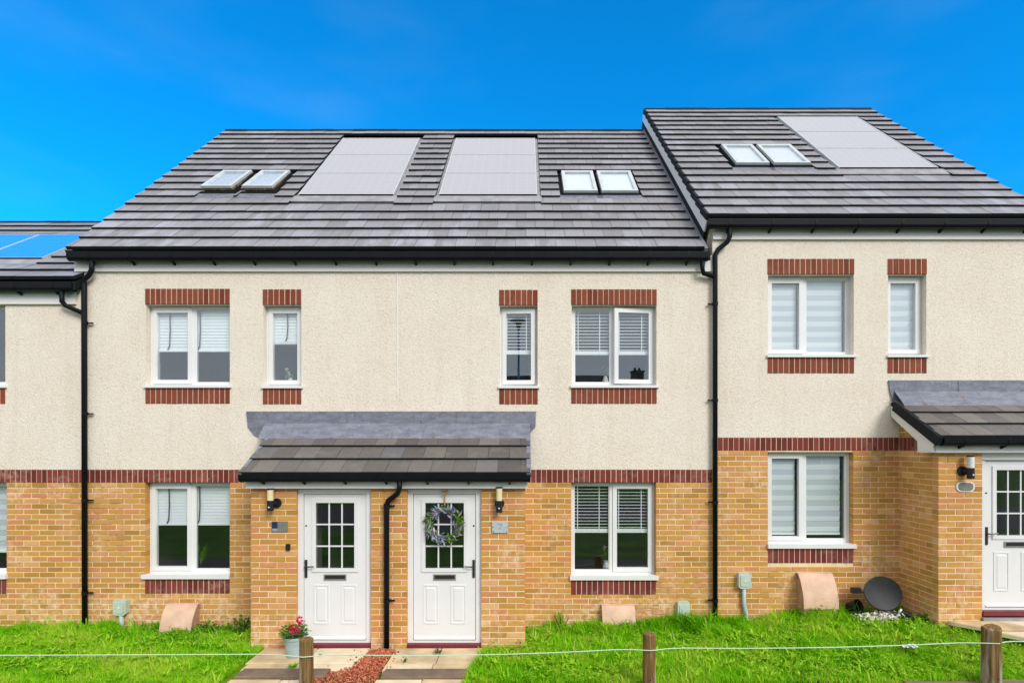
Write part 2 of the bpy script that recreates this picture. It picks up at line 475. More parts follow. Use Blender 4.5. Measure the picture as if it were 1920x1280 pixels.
ORIGIN = {}
def link(name, data, parent=None, loc=None, rot=None, scale=None, **props):
    """parts are modelled in world metres; a thing's Empty may stand anywhere"""
    o = bpy.data.objects.new(name, data)
    COL.objects.link(o)
    if parent is not None:
        o.parent = parent
        off = ORIGIN.get(parent.name)
        if off is not None:
            o.matrix_parent_inverse = Matrix.Translation(-off)
    if loc is not None:
        o.location = loc
    if rot is not None:
        o.rotation_euler = rot
    if scale is not None:
        o.scale = scale
    for k, v in props.items():
        o[k] = v
    return o
def thing(name, label, cat, loc=(0, 0, 0), group=None, world=True):
    o = bpy.data.objects.new(name, None)
    o.empty_display_size = 0.2
    COL.objects.link(o)
    o.location = loc
    o['label'] = label
    o['category'] = cat
    if group:
        o['group'] = group
    if world:
        ORIGIN[o.name] = Vector(loc)
    return o

def smooth_shade(o):
    o.data.polygons.foreach_set('use_smooth', [True] * len(o.data.polygons))

# ---------------------------------------------------------------- terrain
def sstep(t):
    t = np.clip(t, 0, 1)
    return t * t * (3 - 2 * t)
def ground_z(x, y):
    x = np.asarray(x, float); y = np.asarray(y, float)
    h = 0.30 * sstep((x - 1.2) / 5.4)
    ty = 0.20 + 0.80 * sstep((y + 1.75) / 1.1)
    w = 0.012 * np.sin(x * 2.3 + 1.0) * np.cos(y * 3.1) + 0.010 * np.sin(x * 5.1 - y * 2.0)
    flat = sstep((np.abs(x + 1.95) - 1.35) / 0.5)          # level at the paths
    return h * ty + w * flat

EDGE_Y = -1.78
def lawn():
    xs = np.concatenate([np.linspace(-14, -8, 12), np.linspace(-7.9, 7.9, 200), np.linspace(8, 14, 12)])
    ys = np.linspace(EDGE_Y, 0.05, 30)
    X, Y = np.meshgrid(xs, ys)
    Zg = ground_z(X, Y) - 0.012
    Zg = np.where((X > -3.25) & (X < -0.72), Zg - 0.03, Zg)
    v = np.stack([X, Y, Zg], -1).reshape(-1, 3)
    nx = len(xs)
    f = [(j * nx + i, j * nx + i + 1, (j + 1) * nx + i + 1, (j + 1) * nx + i) for j in range(len(ys) - 1) for i in range(nx - 1)]
    MB().add([tuple(p) for p in v], f).build('lawn', m_soil, smooth=True, kind='structure')
lawn()
MB().add([(-700, -700, -0.10), (700, -700, -0.10), (700, 700, -0.10), (-700, 700, -0.10)], [(0, 1, 2, 3)]).build('ground', m_far_grass, kind='structure')
def sheet(name, x0, x1, y0, y1, z, m, n=1):
    return MB().add([(x0, y0, z), (x1, y0, z), (x1, y1, z), (x0, y1, z)], [(0, 1, 2, 3)]).build(name, m, kind='structure')
fp = MB().box(-60, 60, -4.6, EDGE_Y - 0.065, -0.16, -0.035).build('footpath', m_asphalt, kind='structure')
sheet('verge', -60, 60, -10.6, -4.6, -0.045, m_far_grass)
MB().box(-60, 60, -17.0, -10.6, -0.16, -0.06).build('road', m_asphalt, kind='structure')
def kerb_edge():
    for i in range(14):
        x0 = -0.45 + i * 0.915
        z = float(ground_z(x0 + 0.45, EDGE_Y)) - 0.002
        MB().box(x0, x0 + 0.905, EDGE_Y - 0.06, EDGE_Y - 0.005, -0.15, z - 0.004).build('edging_block', m_kerb, fp)
kerb_edge()

# paved path with a channel of red chippings between its two arms
def slab(x0, x1, y0, y1, z, m, parent, name='paving_slab', tilt=0.0, skew=0.0):
    b = MB()
    e = 0.008
    vs = [(x0, y0, z - 0.05), (x1, y0, z - 0.05), (x1 + skew, y1, z - 0.05), (x0 + skew, y1, z - 0.05),
          (x0, y0, z - e), (x1, y0, z - e), (x1 + skew, y1, z - e), (x0 + skew, y1, z - e),
          (x0 + e, y0 + e, z + tilt), (x1 - e, y0 + e, z), (x1 + skew - e, y1 - e, z), (x0 + skew + e, y1 - e, z + tilt)]
    fs = [(0, 1, 5, 4), (1, 2, 6, 5), (2, 3, 7, 6), (3, 0, 4, 7), (4, 5, 9, 8), (5, 6, 10, 9), (6, 7, 11, 10), (7, 4, 8, 11), (8, 9, 10, 11)]
    b.add(vs, fs)
    return b.build(name, m, parent)
path = MB().box(-3.36, -0.60, -2.2, -0.72, -0.14, -0.052).build('path', m_slab_dark, kind='structure')
for (a, b, y0, y1, z, m) in [
    (-3.34, -2.655, -1.235, -0.76, 0.010, m_slab), (-2.645, -1.99, -1.235, -0.76, 0.012, m_slab_pale),
    (-3.30, -2.655, -1.42, -1.245, 0.006, m_slab), (-2.645, -2.03, -1.42, -1.245, 0.004, m_slab_pale),
    (-3.25, -2.25, -1.655, -1.43, 0.030, m_slab_dark), (-3.28, -2.72, -2.15, -1.665, 0.004, m_slab), (-2.71, -2.36, -2.15, -1.665, 0.0, m_slab_pale),
    (-1.655, -1.075, -1.235, -0.76, 0.010, m_slab), (-1.065, -0.55, -1.235, -0.76, 0.013, m_slab),
    (-1.66, -1.10, -1.42, -1.245, 0.004, m_slab_pale), (-1.09, -0.585, -1.42, -1.245, 0.006, m_slab),
    (-1.615, -0.66, -1.655, -1.43, 0.028, m_slab_dark), (-1.66, -1.15, -2.15, -1.665, 0.002, m_slab_pale), (-1.14, -0.64, -2.15, -1.665, 0.004, m_slab)]:
    slab(a, b, y0, y1, z, m, path, tilt=random.uniform(-0.003, 0.003))
path_c = MB().add([(5.70, -0.745, 0.29), (7.6, -0.745, 0.29), (8.6, -1.7, 0.18), (6.7, -1.7, 0.18)], [(0, 1, 2, 3)]).build('path', m_slab_dark, kind='structure')
for i in range(2):
    for j in range(3):
        x0 = 5.72 + i * 0.62 + j * 0.33
        slab(x0, x0 + 0.61, -0.755 - 0.31 * (j + 1) + 0.008, -0.755 - 0.31 * j, 0.355 - 0.03 * j, m_slab_pale if (i + j) % 2 else m_slab, path_c, skew=-0.30)

def stones(name, mats, pts, size, **props):
    """loose angular chippings, one joined heap"""
    b = MB()
    base = [(1, 0, -0.3), (-0.5, 0.87, -0.3), (-0.5, -0.87, -0.3), (0.35, 0.5, 0.7), (-0.6, 0.0, 0.6), (0.35, -0.5, 0.75)]
    fs = [(0, 1, 3), (1, 4, 3), (1, 2, 4), (2, 5, 4), (2, 0, 5), (0, 3, 5), (3, 4, 5), (0, 2, 1)]
    for (x, y, z) in pts:
        s = size * random.uniform(0.5, 1.4)
        e = Euler((random.uniform(-.8, .8), random.uniform(-.8, .8), random.uniform(0, 6.28))).to_matrix()
        k = [random.uniform(0.6, 1.2) for _ in range(3)]
        b.add([tuple(Vector((x, y, z)) + e @ Vector((v[0] * s * k[0], v[1] * s * k[1], v[2] * s * k[2]))) for v in base], fs)
    return b.build(name, mats, **props)
def channel(y):
    """left and right edge of the chippings at y"""
    t = min(1, max(0, (-y - 0.80) / 0.55))
    l, r = -1.97 - 0.07 * t, -1.67
    if y < -1.33:
        k = (-1.33 - y) / 0.3
        l -= 0.30 * min(1.6, k)
    return l, r
pts = []
for i in range(3400):
    y = random.uniform(-2.1, -0.80)
    l, r = channel(y)
    x = random.uniform(l, r)
    pts.append((x, y, random.uniform(-0.01, 0.014) + 0.012 * (1 - abs((x - (l + r) / 2) / ((r - l) / 2)))))
for i in range(60):
    y = random.uniform(-2.0, -0.8)
    l, r = channel(y)
    pts.append((random.choice([l - abs(random.gauss(0, 0.10)), r + abs(random.gauss(0, 0.08))]), y, 0.018))
stones('red_gravel', m_gravel, pts, 0.0125, kind='stuff', label='channel of red stone chippings between the two paved front paths')

# ---------------------------------------------------------------- bricks
BL, BH, BD, BJ = 0.2135, 0.0635, 0.1025, 0.0115
def brick_mesh(name, l, h, d, m, ch=0.004, seed=0):
    r = random.Random(seed)
    j = lambda: r.uniform(-0.0012, 0.0012)
    x, z = l / 2, h / 2
    vs = [(-x + ch + j(), j() * .5, -z + ch + j()), (x - ch + j(), j() * .5, -z + ch + j()), (x - ch + j(), j() * .5, z - ch + j()), (-x + ch + j(), j() * .5, z - ch + j()),
          (-x, ch, -z), (x, ch, -z), (x, ch, z), (-x, ch, z), (-x, d, -z), (x, d, -z), (x, d, z), (-x, d, z)]
    fs = [(0, 1, 2, 3), (4, 5, 1, 0), (5, 6, 2, 1), (6, 7, 3, 2), (7, 4, 0, 3), (8, 9, 5, 4), (9, 10, 6, 5), (10, 11, 7, 6), (11, 8, 4, 7)]
    return MB().add(vs, fs).mesh(name, m)
BUFF = [brick_mesh('buff_brick', BL, BH, BD, m_buff, seed=i) for i in range(5)]
SOLDIER = {}
def soldier(h, mat):
    k = (round(h, 3), mat.name)
    if k not in SOLDIER:
        SOLDIER[k] = [brick_mesh('soldier_brick', 0.065, h, BD, mat, 0.003, seed=20 + i) for i in range(3)]
    return SOLDIER[k]

def lay(u0, u1, z0, z1, holes, phase=0):
    """stretcher-bond rectangles (u0, u1, zc) of a wall face, coursed down from z1"""
    out, i = [], 0
    top = z1 - BJ / 2
    while top - BH > z0 - 0.06:
        zc = top - BH / 2
        segs = [(u0, u1)]
        for (a, b, c, d) in holes:
            if c - 0.02 < zc < d + 0.02:
                ns = []
                for (p, q) in segs:
                    if b <= p or a >= q:
                        ns.append((p, q))
                    else:
                        if a > p + 0.03: ns.append((p, a))
                        if b < q - 0.03: ns.append((b, q))
                segs = ns
        off = (0.1125 if (i + phase) % 2 else 0.0)
        for (p, q) in segs:
            k = math.floor((p - u0 - off) / 0.225)
            x = u0 + off + k * 0.225
            cuts = []
            while x < q - 0.001:
                a, b = max(x, p), min(x + 0.225, q)
                cuts.append([a, b])
                x += 0.225
            if len(cuts) > 1 and cuts[-1][1] - cuts[-1][0] < 0.05:
                cuts[-2][1] = cuts[-1][1]
                cuts.pop()
            if len(cuts) > 1 and cuts[0][1] - cuts[0][0] < 0.05:
                cuts[1][0] = cuts[0][0]
                cuts.pop(0)
            for a, b in cuts:
                a2 = a + (BJ / 2 if a > p + 1e-6 else 0.0)
                b2 = b - (BJ / 2 if b < q - 1e-6 else 0.0)
                out.append((a2, b2, zc))
        top -= 0.075
        i += 1
    return out

def place_bricks(parent, items, limit=300):
    """items: (position of the brick's face centre, length, turn about z). The longest ones are objects, the rest is joined."""
    items = sorted(items, key=lambda t: (-round(min(t[1], 0.214), 2), random.random()))
    rest = MB()
    for i, (p, l, rz) in enumerate(items):
        me = BUFF[i % 5]
        jit = Vector((0, random.uniform(-0.002, 0.002), random.uniform(-0.001, 0.001)))
        if i < limit:
            link('brick', me, parent, tuple(Vector(p) + jit), (0, random.gauss(0, 0.002), rz), (l / BL, 1, 1))
        else:
            M = Matrix.Translation(Vector(p) + jit) @ Matrix.Rotation(rz, 4, 'Z') @ Matrix.Diagonal((l / BL, 1, 1, 1))
            rest.add([tuple(M @ v.co) for v in me.vertices], [tuple(f.vertices) for f in me.polygons])
    if rest.v:
        rest.build('brickwork', m_buff, parent, kind='stuff')

def soldier_row(house, name, x0, x1, z0, z1, y, mat, mort, ragged=0.0, side=None):
    """a row of upright bricks: part of the house, each brick a sub-part"""
    if side is None:
        row = MB().box(x0 + 0.004, x1 - 0.004, y + 0.0045, y + 0.098, z0 + 0.003, z1 - 0.003).build(name, mort, house)
    else:
        row = MB().box(side + 0.006, side + 0.098, x0, x1, z0 + 0.003, z1 - 0.003).build(name, mort, house)
    n = max(1, round((x1 - x0) / 0.0755))
    w = (x1 - x0) / n
    for i in range(n):
        c = x0 + (i + 0.5) * w
        me = random.choice(soldier(z1 - z0, mat))
        sc = ((w - 0.0112 - random.uniform(-0.002, 0.003)) / 0.065, 1, 1 + random.uniform(0, ragged))
        dz = 0.5 * (z1 - z0) * (sc[2] - 1) * (1 if name == 'lintel' else -1)
        if side is None:
            link('brick', me, row, (c, y + random.uniform(-0.002, 0.002), (z0 + z1) / 2 + dz), None, sc)
        else:
            link('brick', me, row, (side, c, (z0 + z1) / 2), (0, 0, -math.pi / 2), sc)
    return row

def wall_with_holes(x0, x1, y0, y1, z0, z1, holes):
    b = MB()
    xs = sorted({x0, x1, *[h[0] for h in holes if x0 < h[0] < x1], *[h[1] for h in holes if x0 < h[1] < x1]})
    for a, c in zip(xs, xs[1:]):
        hs = sorted([(h[2], h[3]) for h in holes if h[0] < (a + c) / 2 < h[1]])
        z = z0
        for (p, q) in hs:
            if p > z:
                b.box(a, c, y0, y1, z, min(p, z1))
            z = max(z, q)
        if z < z1:
            b.box(a, c, y0, y1, z, z1)
    return b

# ---------------------------------------------------------------- windows and doors
REC = 0.10
def blind(parent, kind, x0, x1, z0, z1, y, part='blind'):
    b = MB()
    if kind == 'open':                       # venetian with gaps between its slats
        z = z1 - 0.03
        while z > z0 + 0.05:
            b.add([(x0, y - 0.020, z + 0.004), (x1, y - 0.020, z + 0.004), (x1, y + 0.020, z - 0.004), (x0, y + 0.020, z - 0.004)], [(0, 1, 2, 3)])
            b.add([(x0, y - 0.0201, z - 0.004), (x1, y - 0.0201, z - 0.004), (x1, y - 0.020, z + 0.004), (x0, y - 0.020, z + 0.004)], [(0, 1, 2, 3)])
            z -= 0.046
        for u in (0.12, 0.72):
            b.box(x0 + (x1 - x0) * u, x0 + (x1 - x0) * u + 0.012, y - 0.026, y - 0.023, z0, z1)
        b.box(x0, x1, y - 0.022, y + 0.022, z0, z0 + 0.055)
        b.box(x0, x1, y - 0.025, y + 0.025, z1 - 0.03, z1)
    elif kind == 'closed':
        z = z1
        while z > z0 + 0.03:
            b.add([(x0, y - 0.012, z - 0.05), (x1, y - 0.012, z - 0.05), (x1, y - 0.004, z), (x0, y - 0.004, z)], [(0, 1, 2, 3)])
            z -= 0.045
        b.box(x0, x1, y - 0.018, y + 0.018, z0, z0 + 0.025)
    else:                                    # day-and-night blind: opaque and sheer bands
        z, i = z1, 0
        while z > z0 + 0.01:
            zz = max(z0, z - 0.075)
            b.add([(x0, y - 0.006 * (i % 2), zz), (x1, y - 0.006 * (i % 2), zz), (x1, y - 0.010 - 0.006 * (i % 2), z), (x0, y - 0.010 - 0.006 * (i % 2), z)], [(0, 1, 2, 3)], 1 if (kind == 'zebra' and i % 2) else 0)
            z = zz
            i += 1
        b.box(x0, x1, y - 0.014, y + 0.014, z0 - 0.015, z0 + 0.012)
    return b.build(part, [m_blind, m_sheer], parent)

def window(house, x0, x1, z0, z1, sashes, split=0.5, blinds=None, sill=(0.02, 0.03, 0.035), y=0.0, fr=0.048, cord=False, vent=True):
    """white frame with its sashes, panes, sill and blind. sashes: list over the lights, True = opening casement, a number = ajar angle"""
    ya, yb = y + REC, y + REC + 0.07
    n = len(sashes)
    zb = z0 + sill[2]
    b = MB().ring(x0, x1, ya, yb, zb, z1, fr, wb=0.05)
    edges = [x0, x1] if n == 1 else [x0, x0 + (x1 - x0) * split, x1]
    if n == 2:
        b.box(edges[1] - 0.03, edges[1] + 0.03, ya, yb, zb + 0.05, z1 - fr)
    w = b.build('window', m_upvc, house)
    if vent:
        for a, c in zip(edges, edges[1:]):
            MB().box(a + 0.05, c - 0.05, ya - 0.014, ya + 0.001, z1 - 0.036, z1 - 0.012).build('trickle_vent', m_upvc, w)
    MB().box(x0 - sill[0], x1 + sill[1], y - 0.035, ya + 0.02, z0, zb).build('sill', m_upvc, w)
    for i, sh in enumerate(sashes):
        a = edges[i] + (fr if i == 0 else 0.03)
        c = edges[i + 1] - (fr if i == n - 1 else 0.03)
        lo, hi = zb + 0.05, z1 - fr
        if sh is not False:
            a2, c2, lo2, hi2 = a - 0.014, c + 0.014, lo - 0.016, hi + 0.012
            if not (vent and hi2 > z1 - 0.037):
                pass
            sw = 0.058
            if isinstance(sh, float):
                hinge = (c2, ya, 0) if sh > 0 else (a2, ya, 0)
                s = MB().ring(a2 - hinge[0], c2 - hinge[0], -0.016, 0.045, lo2, hi2, sw)
                g = MB().box(a2 + sw - hinge[0], c2 - sw - hinge[0], 0.010, 0.016, lo2 + sw, hi2 - sw)
                so = s.build('sash', m_upvc, w)
                go = g.build('pane', m_glass, w)
                for o in (so, go):
                    o.location = hinge
                    o.rotation_euler = (0, 0, sh)
            else:
                MB().ring(a2, c2, ya - 0.016, ya + 0.045, lo2, hi2, sw).build('sash', m_upvc, w)
                MB().box(a2 + sw, c2 - sw, ya + 0.010, ya + 0.016, lo2 + sw, hi2 - sw).build('pane', m_glass, w)
        else:
            MB().ring(a - 0.001, c + 0.001, ya + 0.008, ya + 0.03, lo - 0.001, hi + 0.001, 0.013).build('glazing_bead', m_upvc, w)
            MB().box(a + 0.011, c - 0.011, ya + 0.018, ya + 0.024, lo + 0.011, hi - 0.011).build('pane', m_glass, w)
    if blinds:
        kind, zbl, inset = blinds
        for i in range(n):
            a, c = edges[i] + 0.035 + inset[0], edges[i + 1] - 0.035 - inset[1]
            blind(w, kind, a, c, zbl, z1 - 0.03, ya + 0.062)
    if cord:
        for i in range(n):
            xx = edges[i] + (edges[i + 1] - edges[i]) * cord[i]
            zt = z1 - 0.07
            zz = blinds[1] + 0.03
            MB().tube([(xx, ya + 0.040, zt), (xx + 0.005, ya + 0.040, (zt + zz) / 2), (xx - 0.005, ya + 0.040, zz + 0.05), (xx - 0.03, ya + 0.040, zz)], 0.009, 6).build('blind_cord', m_cord, w)
    return w

def room(house, x0, x1, z0, z1, y0=0.30, depth=1.9, mat=None):
    """walls, floor and ceiling of the room behind a window"""
    a, c, lo, hi, y1 = x0 - 0.35, x1 + 0.35, z0 - 0.7, z1 + 0.15, y0 + depth
    vs = [(a, y0, lo), (c, y0, lo), (c, y0, hi), (a, y0, hi), (a, y1, lo), (c, y1, lo), (c, y1, hi), (a, y1, hi)]
    MB().add(vs, [(0, 1, 5, 4), (3, 7, 6, 2), (0, 4, 7, 3), (1, 2, 6, 5), (4, 5, 6, 7)]).build('room', mat or m_room_dark, house)

def door(house, x0, x1, z0, z1, y, side, dz=0.0):
    """white panelled door with a nine-pane light; side -1 puts the handle on the left"""
    f = 0.07
    ya = y + 0.045
    d = MB()
    d.box(x0, x0 + f, ya, ya + 0.07, z0 + 0.045, z1)
    d.box(x1 - f, x1, ya, ya + 0.07, z0 + 0.045, z1)
    d.box(x0 + f, x1 - f, ya, ya + 0.07, z1 - 0.06, z1)
    d.box(x0 + f, x1 - f, ya, ya + 0.07, z0 + 0.045, z0 + 0.075)
    dr = d.build('door', m_upvc, house)
    MB().box(x0 + 0.005, x1 - 0.005, y - 0.015, ya + 0.09, z0 - 0.015, z0 + 0.043).build('threshold', m_thresh, dr)
    a, c, lo, hi = x0 + f + 0.006, x1 - f - 0.006, z0 + 0.082, z1 - 0.066
    W = c - a
    mid = (a + c) / 2
    gw, gz0, gz1 = 0.262, z0 + 0.995, z0 + 1.865
    ys = ya + 0.018
    leaf = wall_with_holes(a, c, ys, ys + 0.044, lo, hi, [(mid - gw, mid + gw, gz0, gz1)]).build('leaf', m_door, dr)
    t = MB().ring(mid - gw - 0.038, mid + gw + 0.038, ys - 0.014, ys + 0.002, gz0 - 0.038, gz1 + 0.038, 0.05)
    t.build('light_surround', m_upvc, dr)
    g = 0.012
    bars = MB()
    gx0, gx1, gy0, gy1 = mid - gw + g, mid + gw - g, gz0 + g, gz1 - g
    for i in (1, 2):
        xx = gx0 + (gx1 - gx0) * i / 3
        bars.box(xx - 0.009, xx + 0.009, ys + 0.008, ys + 0.014, gy0, gy1)
        zz = gy0 + (gy1 - gy0) * i / 3
        bars.box(gx0, gx1, ys + 0.0075, ys + 0.0145, zz - 0.009, zz + 0.009)
    bars.build('glazing_bar', m_upvc, dr)
    for i in range(3):
        for j in range(3):
            xa, xb = gx0 + (gx1 - gx0) * i / 3, gx0 + (gx1 - gx0) * (i + 1) / 3
            za, zb = gy0 + (gy1 - gy0) * j / 3, gy0 + (gy1 - gy0) * (j + 1) / 3
            MB().box(xa + 0.001, xb - 0.001, ys + 0.018, ys + 0.024, za + 0.001, zb - 0.001).build('pane', m_glass, dr)
    # raised lower panels
    for s in (-1, 1):
        px = mid + s * 0.178
        pw, pz0, pz1 = 0.100, z0 + 0.285, z0 + 0.79
        p = MB().ring(px - pw, px + pw, ys - 0.007, ys + 0.001, pz0, pz1, 0.018)
        q = 0.030
        o = [(px - pw + q, ys + 0.0005, pz0 + q), (px + pw - q, ys + 0.0005, pz0 + q), (px + pw - q, ys + 0.0005, pz1 - q), (px - pw + q, ys + 0.0005, pz1 - q)]
        i_ = [(px - pw + q + .018, ys - 0.008, pz0 + q + .018), (px + pw - q - .018, ys - 0.008, pz0 + q + .018), (px + pw - q - .018, ys - 0.008, pz1 - q - .018), (px - pw + q + .018, ys - 0.008, pz1 - q - .018)]
        p.add(o + i_, [(0, 1, 5, 4), (1, 2, 6, 5), (2, 3, 7, 6), (3, 0, 4, 7), (4, 5, 6, 7)])
        p.build('panel', m_door, dr)
    lp = MB().ring(mid - 0.145, mid + 0.145, ys - 0.014, ys + 0.001, z0 + 0.853, z0 + 0.928, 0.014)
    lp.build('letterplate', m_steel, dr)
    MB().box(mid - 0.13, mid + 0.13, ys - 0.008, ys - 0.001, z0 + 0.869, z0 + 0.912).build('letter_flap', m_iron, dr)
    hx = (a + 0.024) if side < 0 else (c - 0.024)
    h = MB().box(hx - 0.015, hx + 0.015, ys - 0.014, ys, z0 + 0.885, z0 + 1.115)
    hz = z0 + 1.03
    h.tube([(hx, ys - 0.01, hz), (hx, ys - 0.05, hz), (hx - side * 0.06, ys - 0.052, hz + 0.003), (hx - side * 0.115, ys - 0.052, hz + 0.006)], 0.008, 8)
    h.build('handle', m_iron, dr)
    o = MB().lathe([(0.0, 0.004), (0.010, 0.004), (0.012, 0.0)], 10).build('lock_cylinder', m_iron, dr)
    o.location = (hx, ys - 0.003, z0 + 1.555)
    o.rotation_euler = (math.radians(90), 0, 0)
    MB().prism_x([(ys + 0.002, z0 + 0.085), (ys - 0.022, z0 + 0.085), (ys - 0.022, z0 + 0.097), (ys + 0.002, z0 + 0.125)], a + 0.004, c - 0.004).build('weather_bar', m_upvc, dr)
    MB().box(a + 0.01, c - 0.01, ys - 0.012, ys + 0.01, z0 + 0.0765, z0 + 0.084).build('drip_seal', m_iron, dr)
    return dr

# ---------------------------------------------------------------- roofs
TW, TT = 0.281, 0.049
def tile_mesh(name, w, g, mt):
    b = MB()
    x, l = w / 2 - 0.0018, g + 0.05
    c = 0.005
    vs = [(-x, 0, 0), (x, 0, 0), (x, l, 0), (-x, l, 0), (-x, 0, TT - c), (x, 0, TT - c), (x, c, TT), (-x, c, TT), (x, l, TT), (-x, l, TT)]
    fs = [(0, 3, 2, 1), (0, 1, 5, 4), (0, 4, 7, 9, 3), (1, 2, 8, 6, 5), (4, 5, 6, 7), (7, 6, 8, 9), (2, 3, 9, 8)]
    b.add(vs, fs)
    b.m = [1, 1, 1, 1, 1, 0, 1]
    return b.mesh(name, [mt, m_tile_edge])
TILE_ME = {}
def tiles(parent, x0, x1, y0, z0, pitch, rows, gauge, holes=(), mt=None, start=0, wref=None, lift=0.030):
    """interlocking tiles on a slope; holes are (x0, x1, s0, s1)"""
    mt = mt or m_tile
    key = (mt.name, round(gauge, 4))
    if key not in TILE_ME:
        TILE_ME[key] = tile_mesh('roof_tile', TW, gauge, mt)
    me = TILE_ME[key]
    cp, sp = math.cos(pitch), math.sin(pitch)
    tilt = math.atan2(lift, gauge)
    wref = x0 if wref is None else wref
    n = 0
    for r in range(rows):
        s = r * gauge
        segs = [(x0, x1)]
        for (a, b, c, d) in holes:
            if s + gauge * 0.75 > c and s + gauge * 0.25 < d:
                ns = []
                for (p, q) in segs:
                    if b <= p or a >= q:
                        ns.append((p, q))
                    else:
                        if a - p > 0.02: ns.append((p, a))
                        if q - b > 0.02: ns.append((b, q))
                segs = ns
        off = (TW / 2) * ((r + start) % 2)
        wob = random.uniform(-0.002, 0.002)
        for (p, q) in segs:
            x = wref + off + math.floor((p - wref - off) / TW) * TW
            while x < q - 0.001:
                a, b = max(x, p), min(x + TW, q)
                if b - a > 0.02:
                    w = lift + 0.002 + wob + random.uniform(-0.0015, 0.0015)
                    loc = ((a + b) / 2, y0 + s * cp - w * sp, z0 + s * sp + w * cp)
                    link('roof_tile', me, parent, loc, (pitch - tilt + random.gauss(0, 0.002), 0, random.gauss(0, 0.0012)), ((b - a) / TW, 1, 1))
                    n += 1
                x += TW
    return n

def roof_deck(house, x0, x1, y0, z0, pitch, slope, back=True):
    """boarded deck under the tiles with the back slope behind it"""
    cp, sp = math.cos(pitch), math.sin(pitch)
    yr, zr = y0 + slope * cp, z0 + slope * sp
    t = 0.12
    prof = [(y0, z0), (yr, zr), (2 * yr - y0, z0), (2 * yr - y0, z0 - t), (yr, zr - t * 1.5), (y0, z0 - t)]
    return MB().prism_x(prof, x0, x1).build('roof', m_tile_edge, house)

def ridge(roof, x0, x1, yr, zr, pitch, w=0.45):
    me = MB().prism_x([(-0.12, -0.10), (-0.05, -0.005), (0.0, 0.018), (0.05, -0.005), (0.12, -0.10), (0.10, -0.11), (0, -0.02), (-0.10, -0.11)], -w / 2 + 0.002, w / 2 - 0.002)
    me = me.mesh('ridge_tile', m_tile_edge)
    n = max(1, round((x1 - x0) / w))
    k = (x1 - x0) / n
    for i in range(n):
        link('ridge_tile', me, roof, (x0 + (i + .5) * k, yr, zr + 0.06 + random.uniform(-0.004, 0.004)), (0, 0, 0), (k / w, 1, 1))

def gutter(house, x0, x1, y, ztop, r=0.056, n_br=10, caps=True, zb=None, yf=-0.03):
    """half-round black gutter with brackets back to the fascia"""
    prof = [(y + r * math.cos(a), ztop - r - 0.008 + r * math.sin(a)) for a in [math.pi + math.pi * i / 10 for i in range(11)]]
    prof = [(y - r - 0.004, ztop), (y - r - 0.004, ztop - 0.012)] + [p for p in prof[1:-1]] + [(y + r, ztop - r), (y + r, ztop)]
    inner = [(y + (r - 0.005) * math.cos(a), ztop - r + 0.002 + (r - 0.006) * math.sin(a)) for a in [2 * math.pi - math.pi * i / 10 for i in range(11)]]
    full = prof + [(y + r - 0.006, ztop)] + inner[1:-1] + [(y - r + 0.004, ztop)]
    g = MB().prism_x(full, x0, x1)
    if caps:
        half = [(y + r * math.cos(a), ztop - r - 0.008 + (r + .002) * math.sin(a)) for a in [math.pi + math.pi * i / 10 for i in range(11)]]
        half = [(y - r - 0.002, ztop)] + half + [(y + r + .002, ztop)]
        g.prism_x(half, x0 - 0.006, x0 + 0.002)
        g.prism_x(half, x1 - 0.002, x1 + 0.006)
    k = (x1 - x0) / n_br
    # joint straps round the trough
    for i in range(n_br):
        xs = x0 + (i + 0.5) * k
        pr = [(y + (r + 0.004) * math.cos(a), ztop - r - 0.008 + (r + 0.004) * math.sin(a)) for a in [math.pi + math.pi * q / 10 for q in range(11)]]
        g.prism_x([(y - r - 0.006, ztop + 0.002)] + pr + [(y + r + 0.004, ztop + 0.002)], xs - 0.014, xs + 0.014)
    gt = g.build('gutter', m_black, house)
    for i in range(n_br):
        xs = x0 + (i + 0.5) * k
        zz = ztop - 2 * r - 0.002
        b = MB().prism_x([(y - 0.02, zz + 0.012), (y - 0.02, zz - 0.008), (yf - 0.002, zz - 0.045), (yf - 0.002, zz - 0.008)], xs - 0.011, xs + 0.011)
        b.build('bracket', m_black, gt)
    return gt

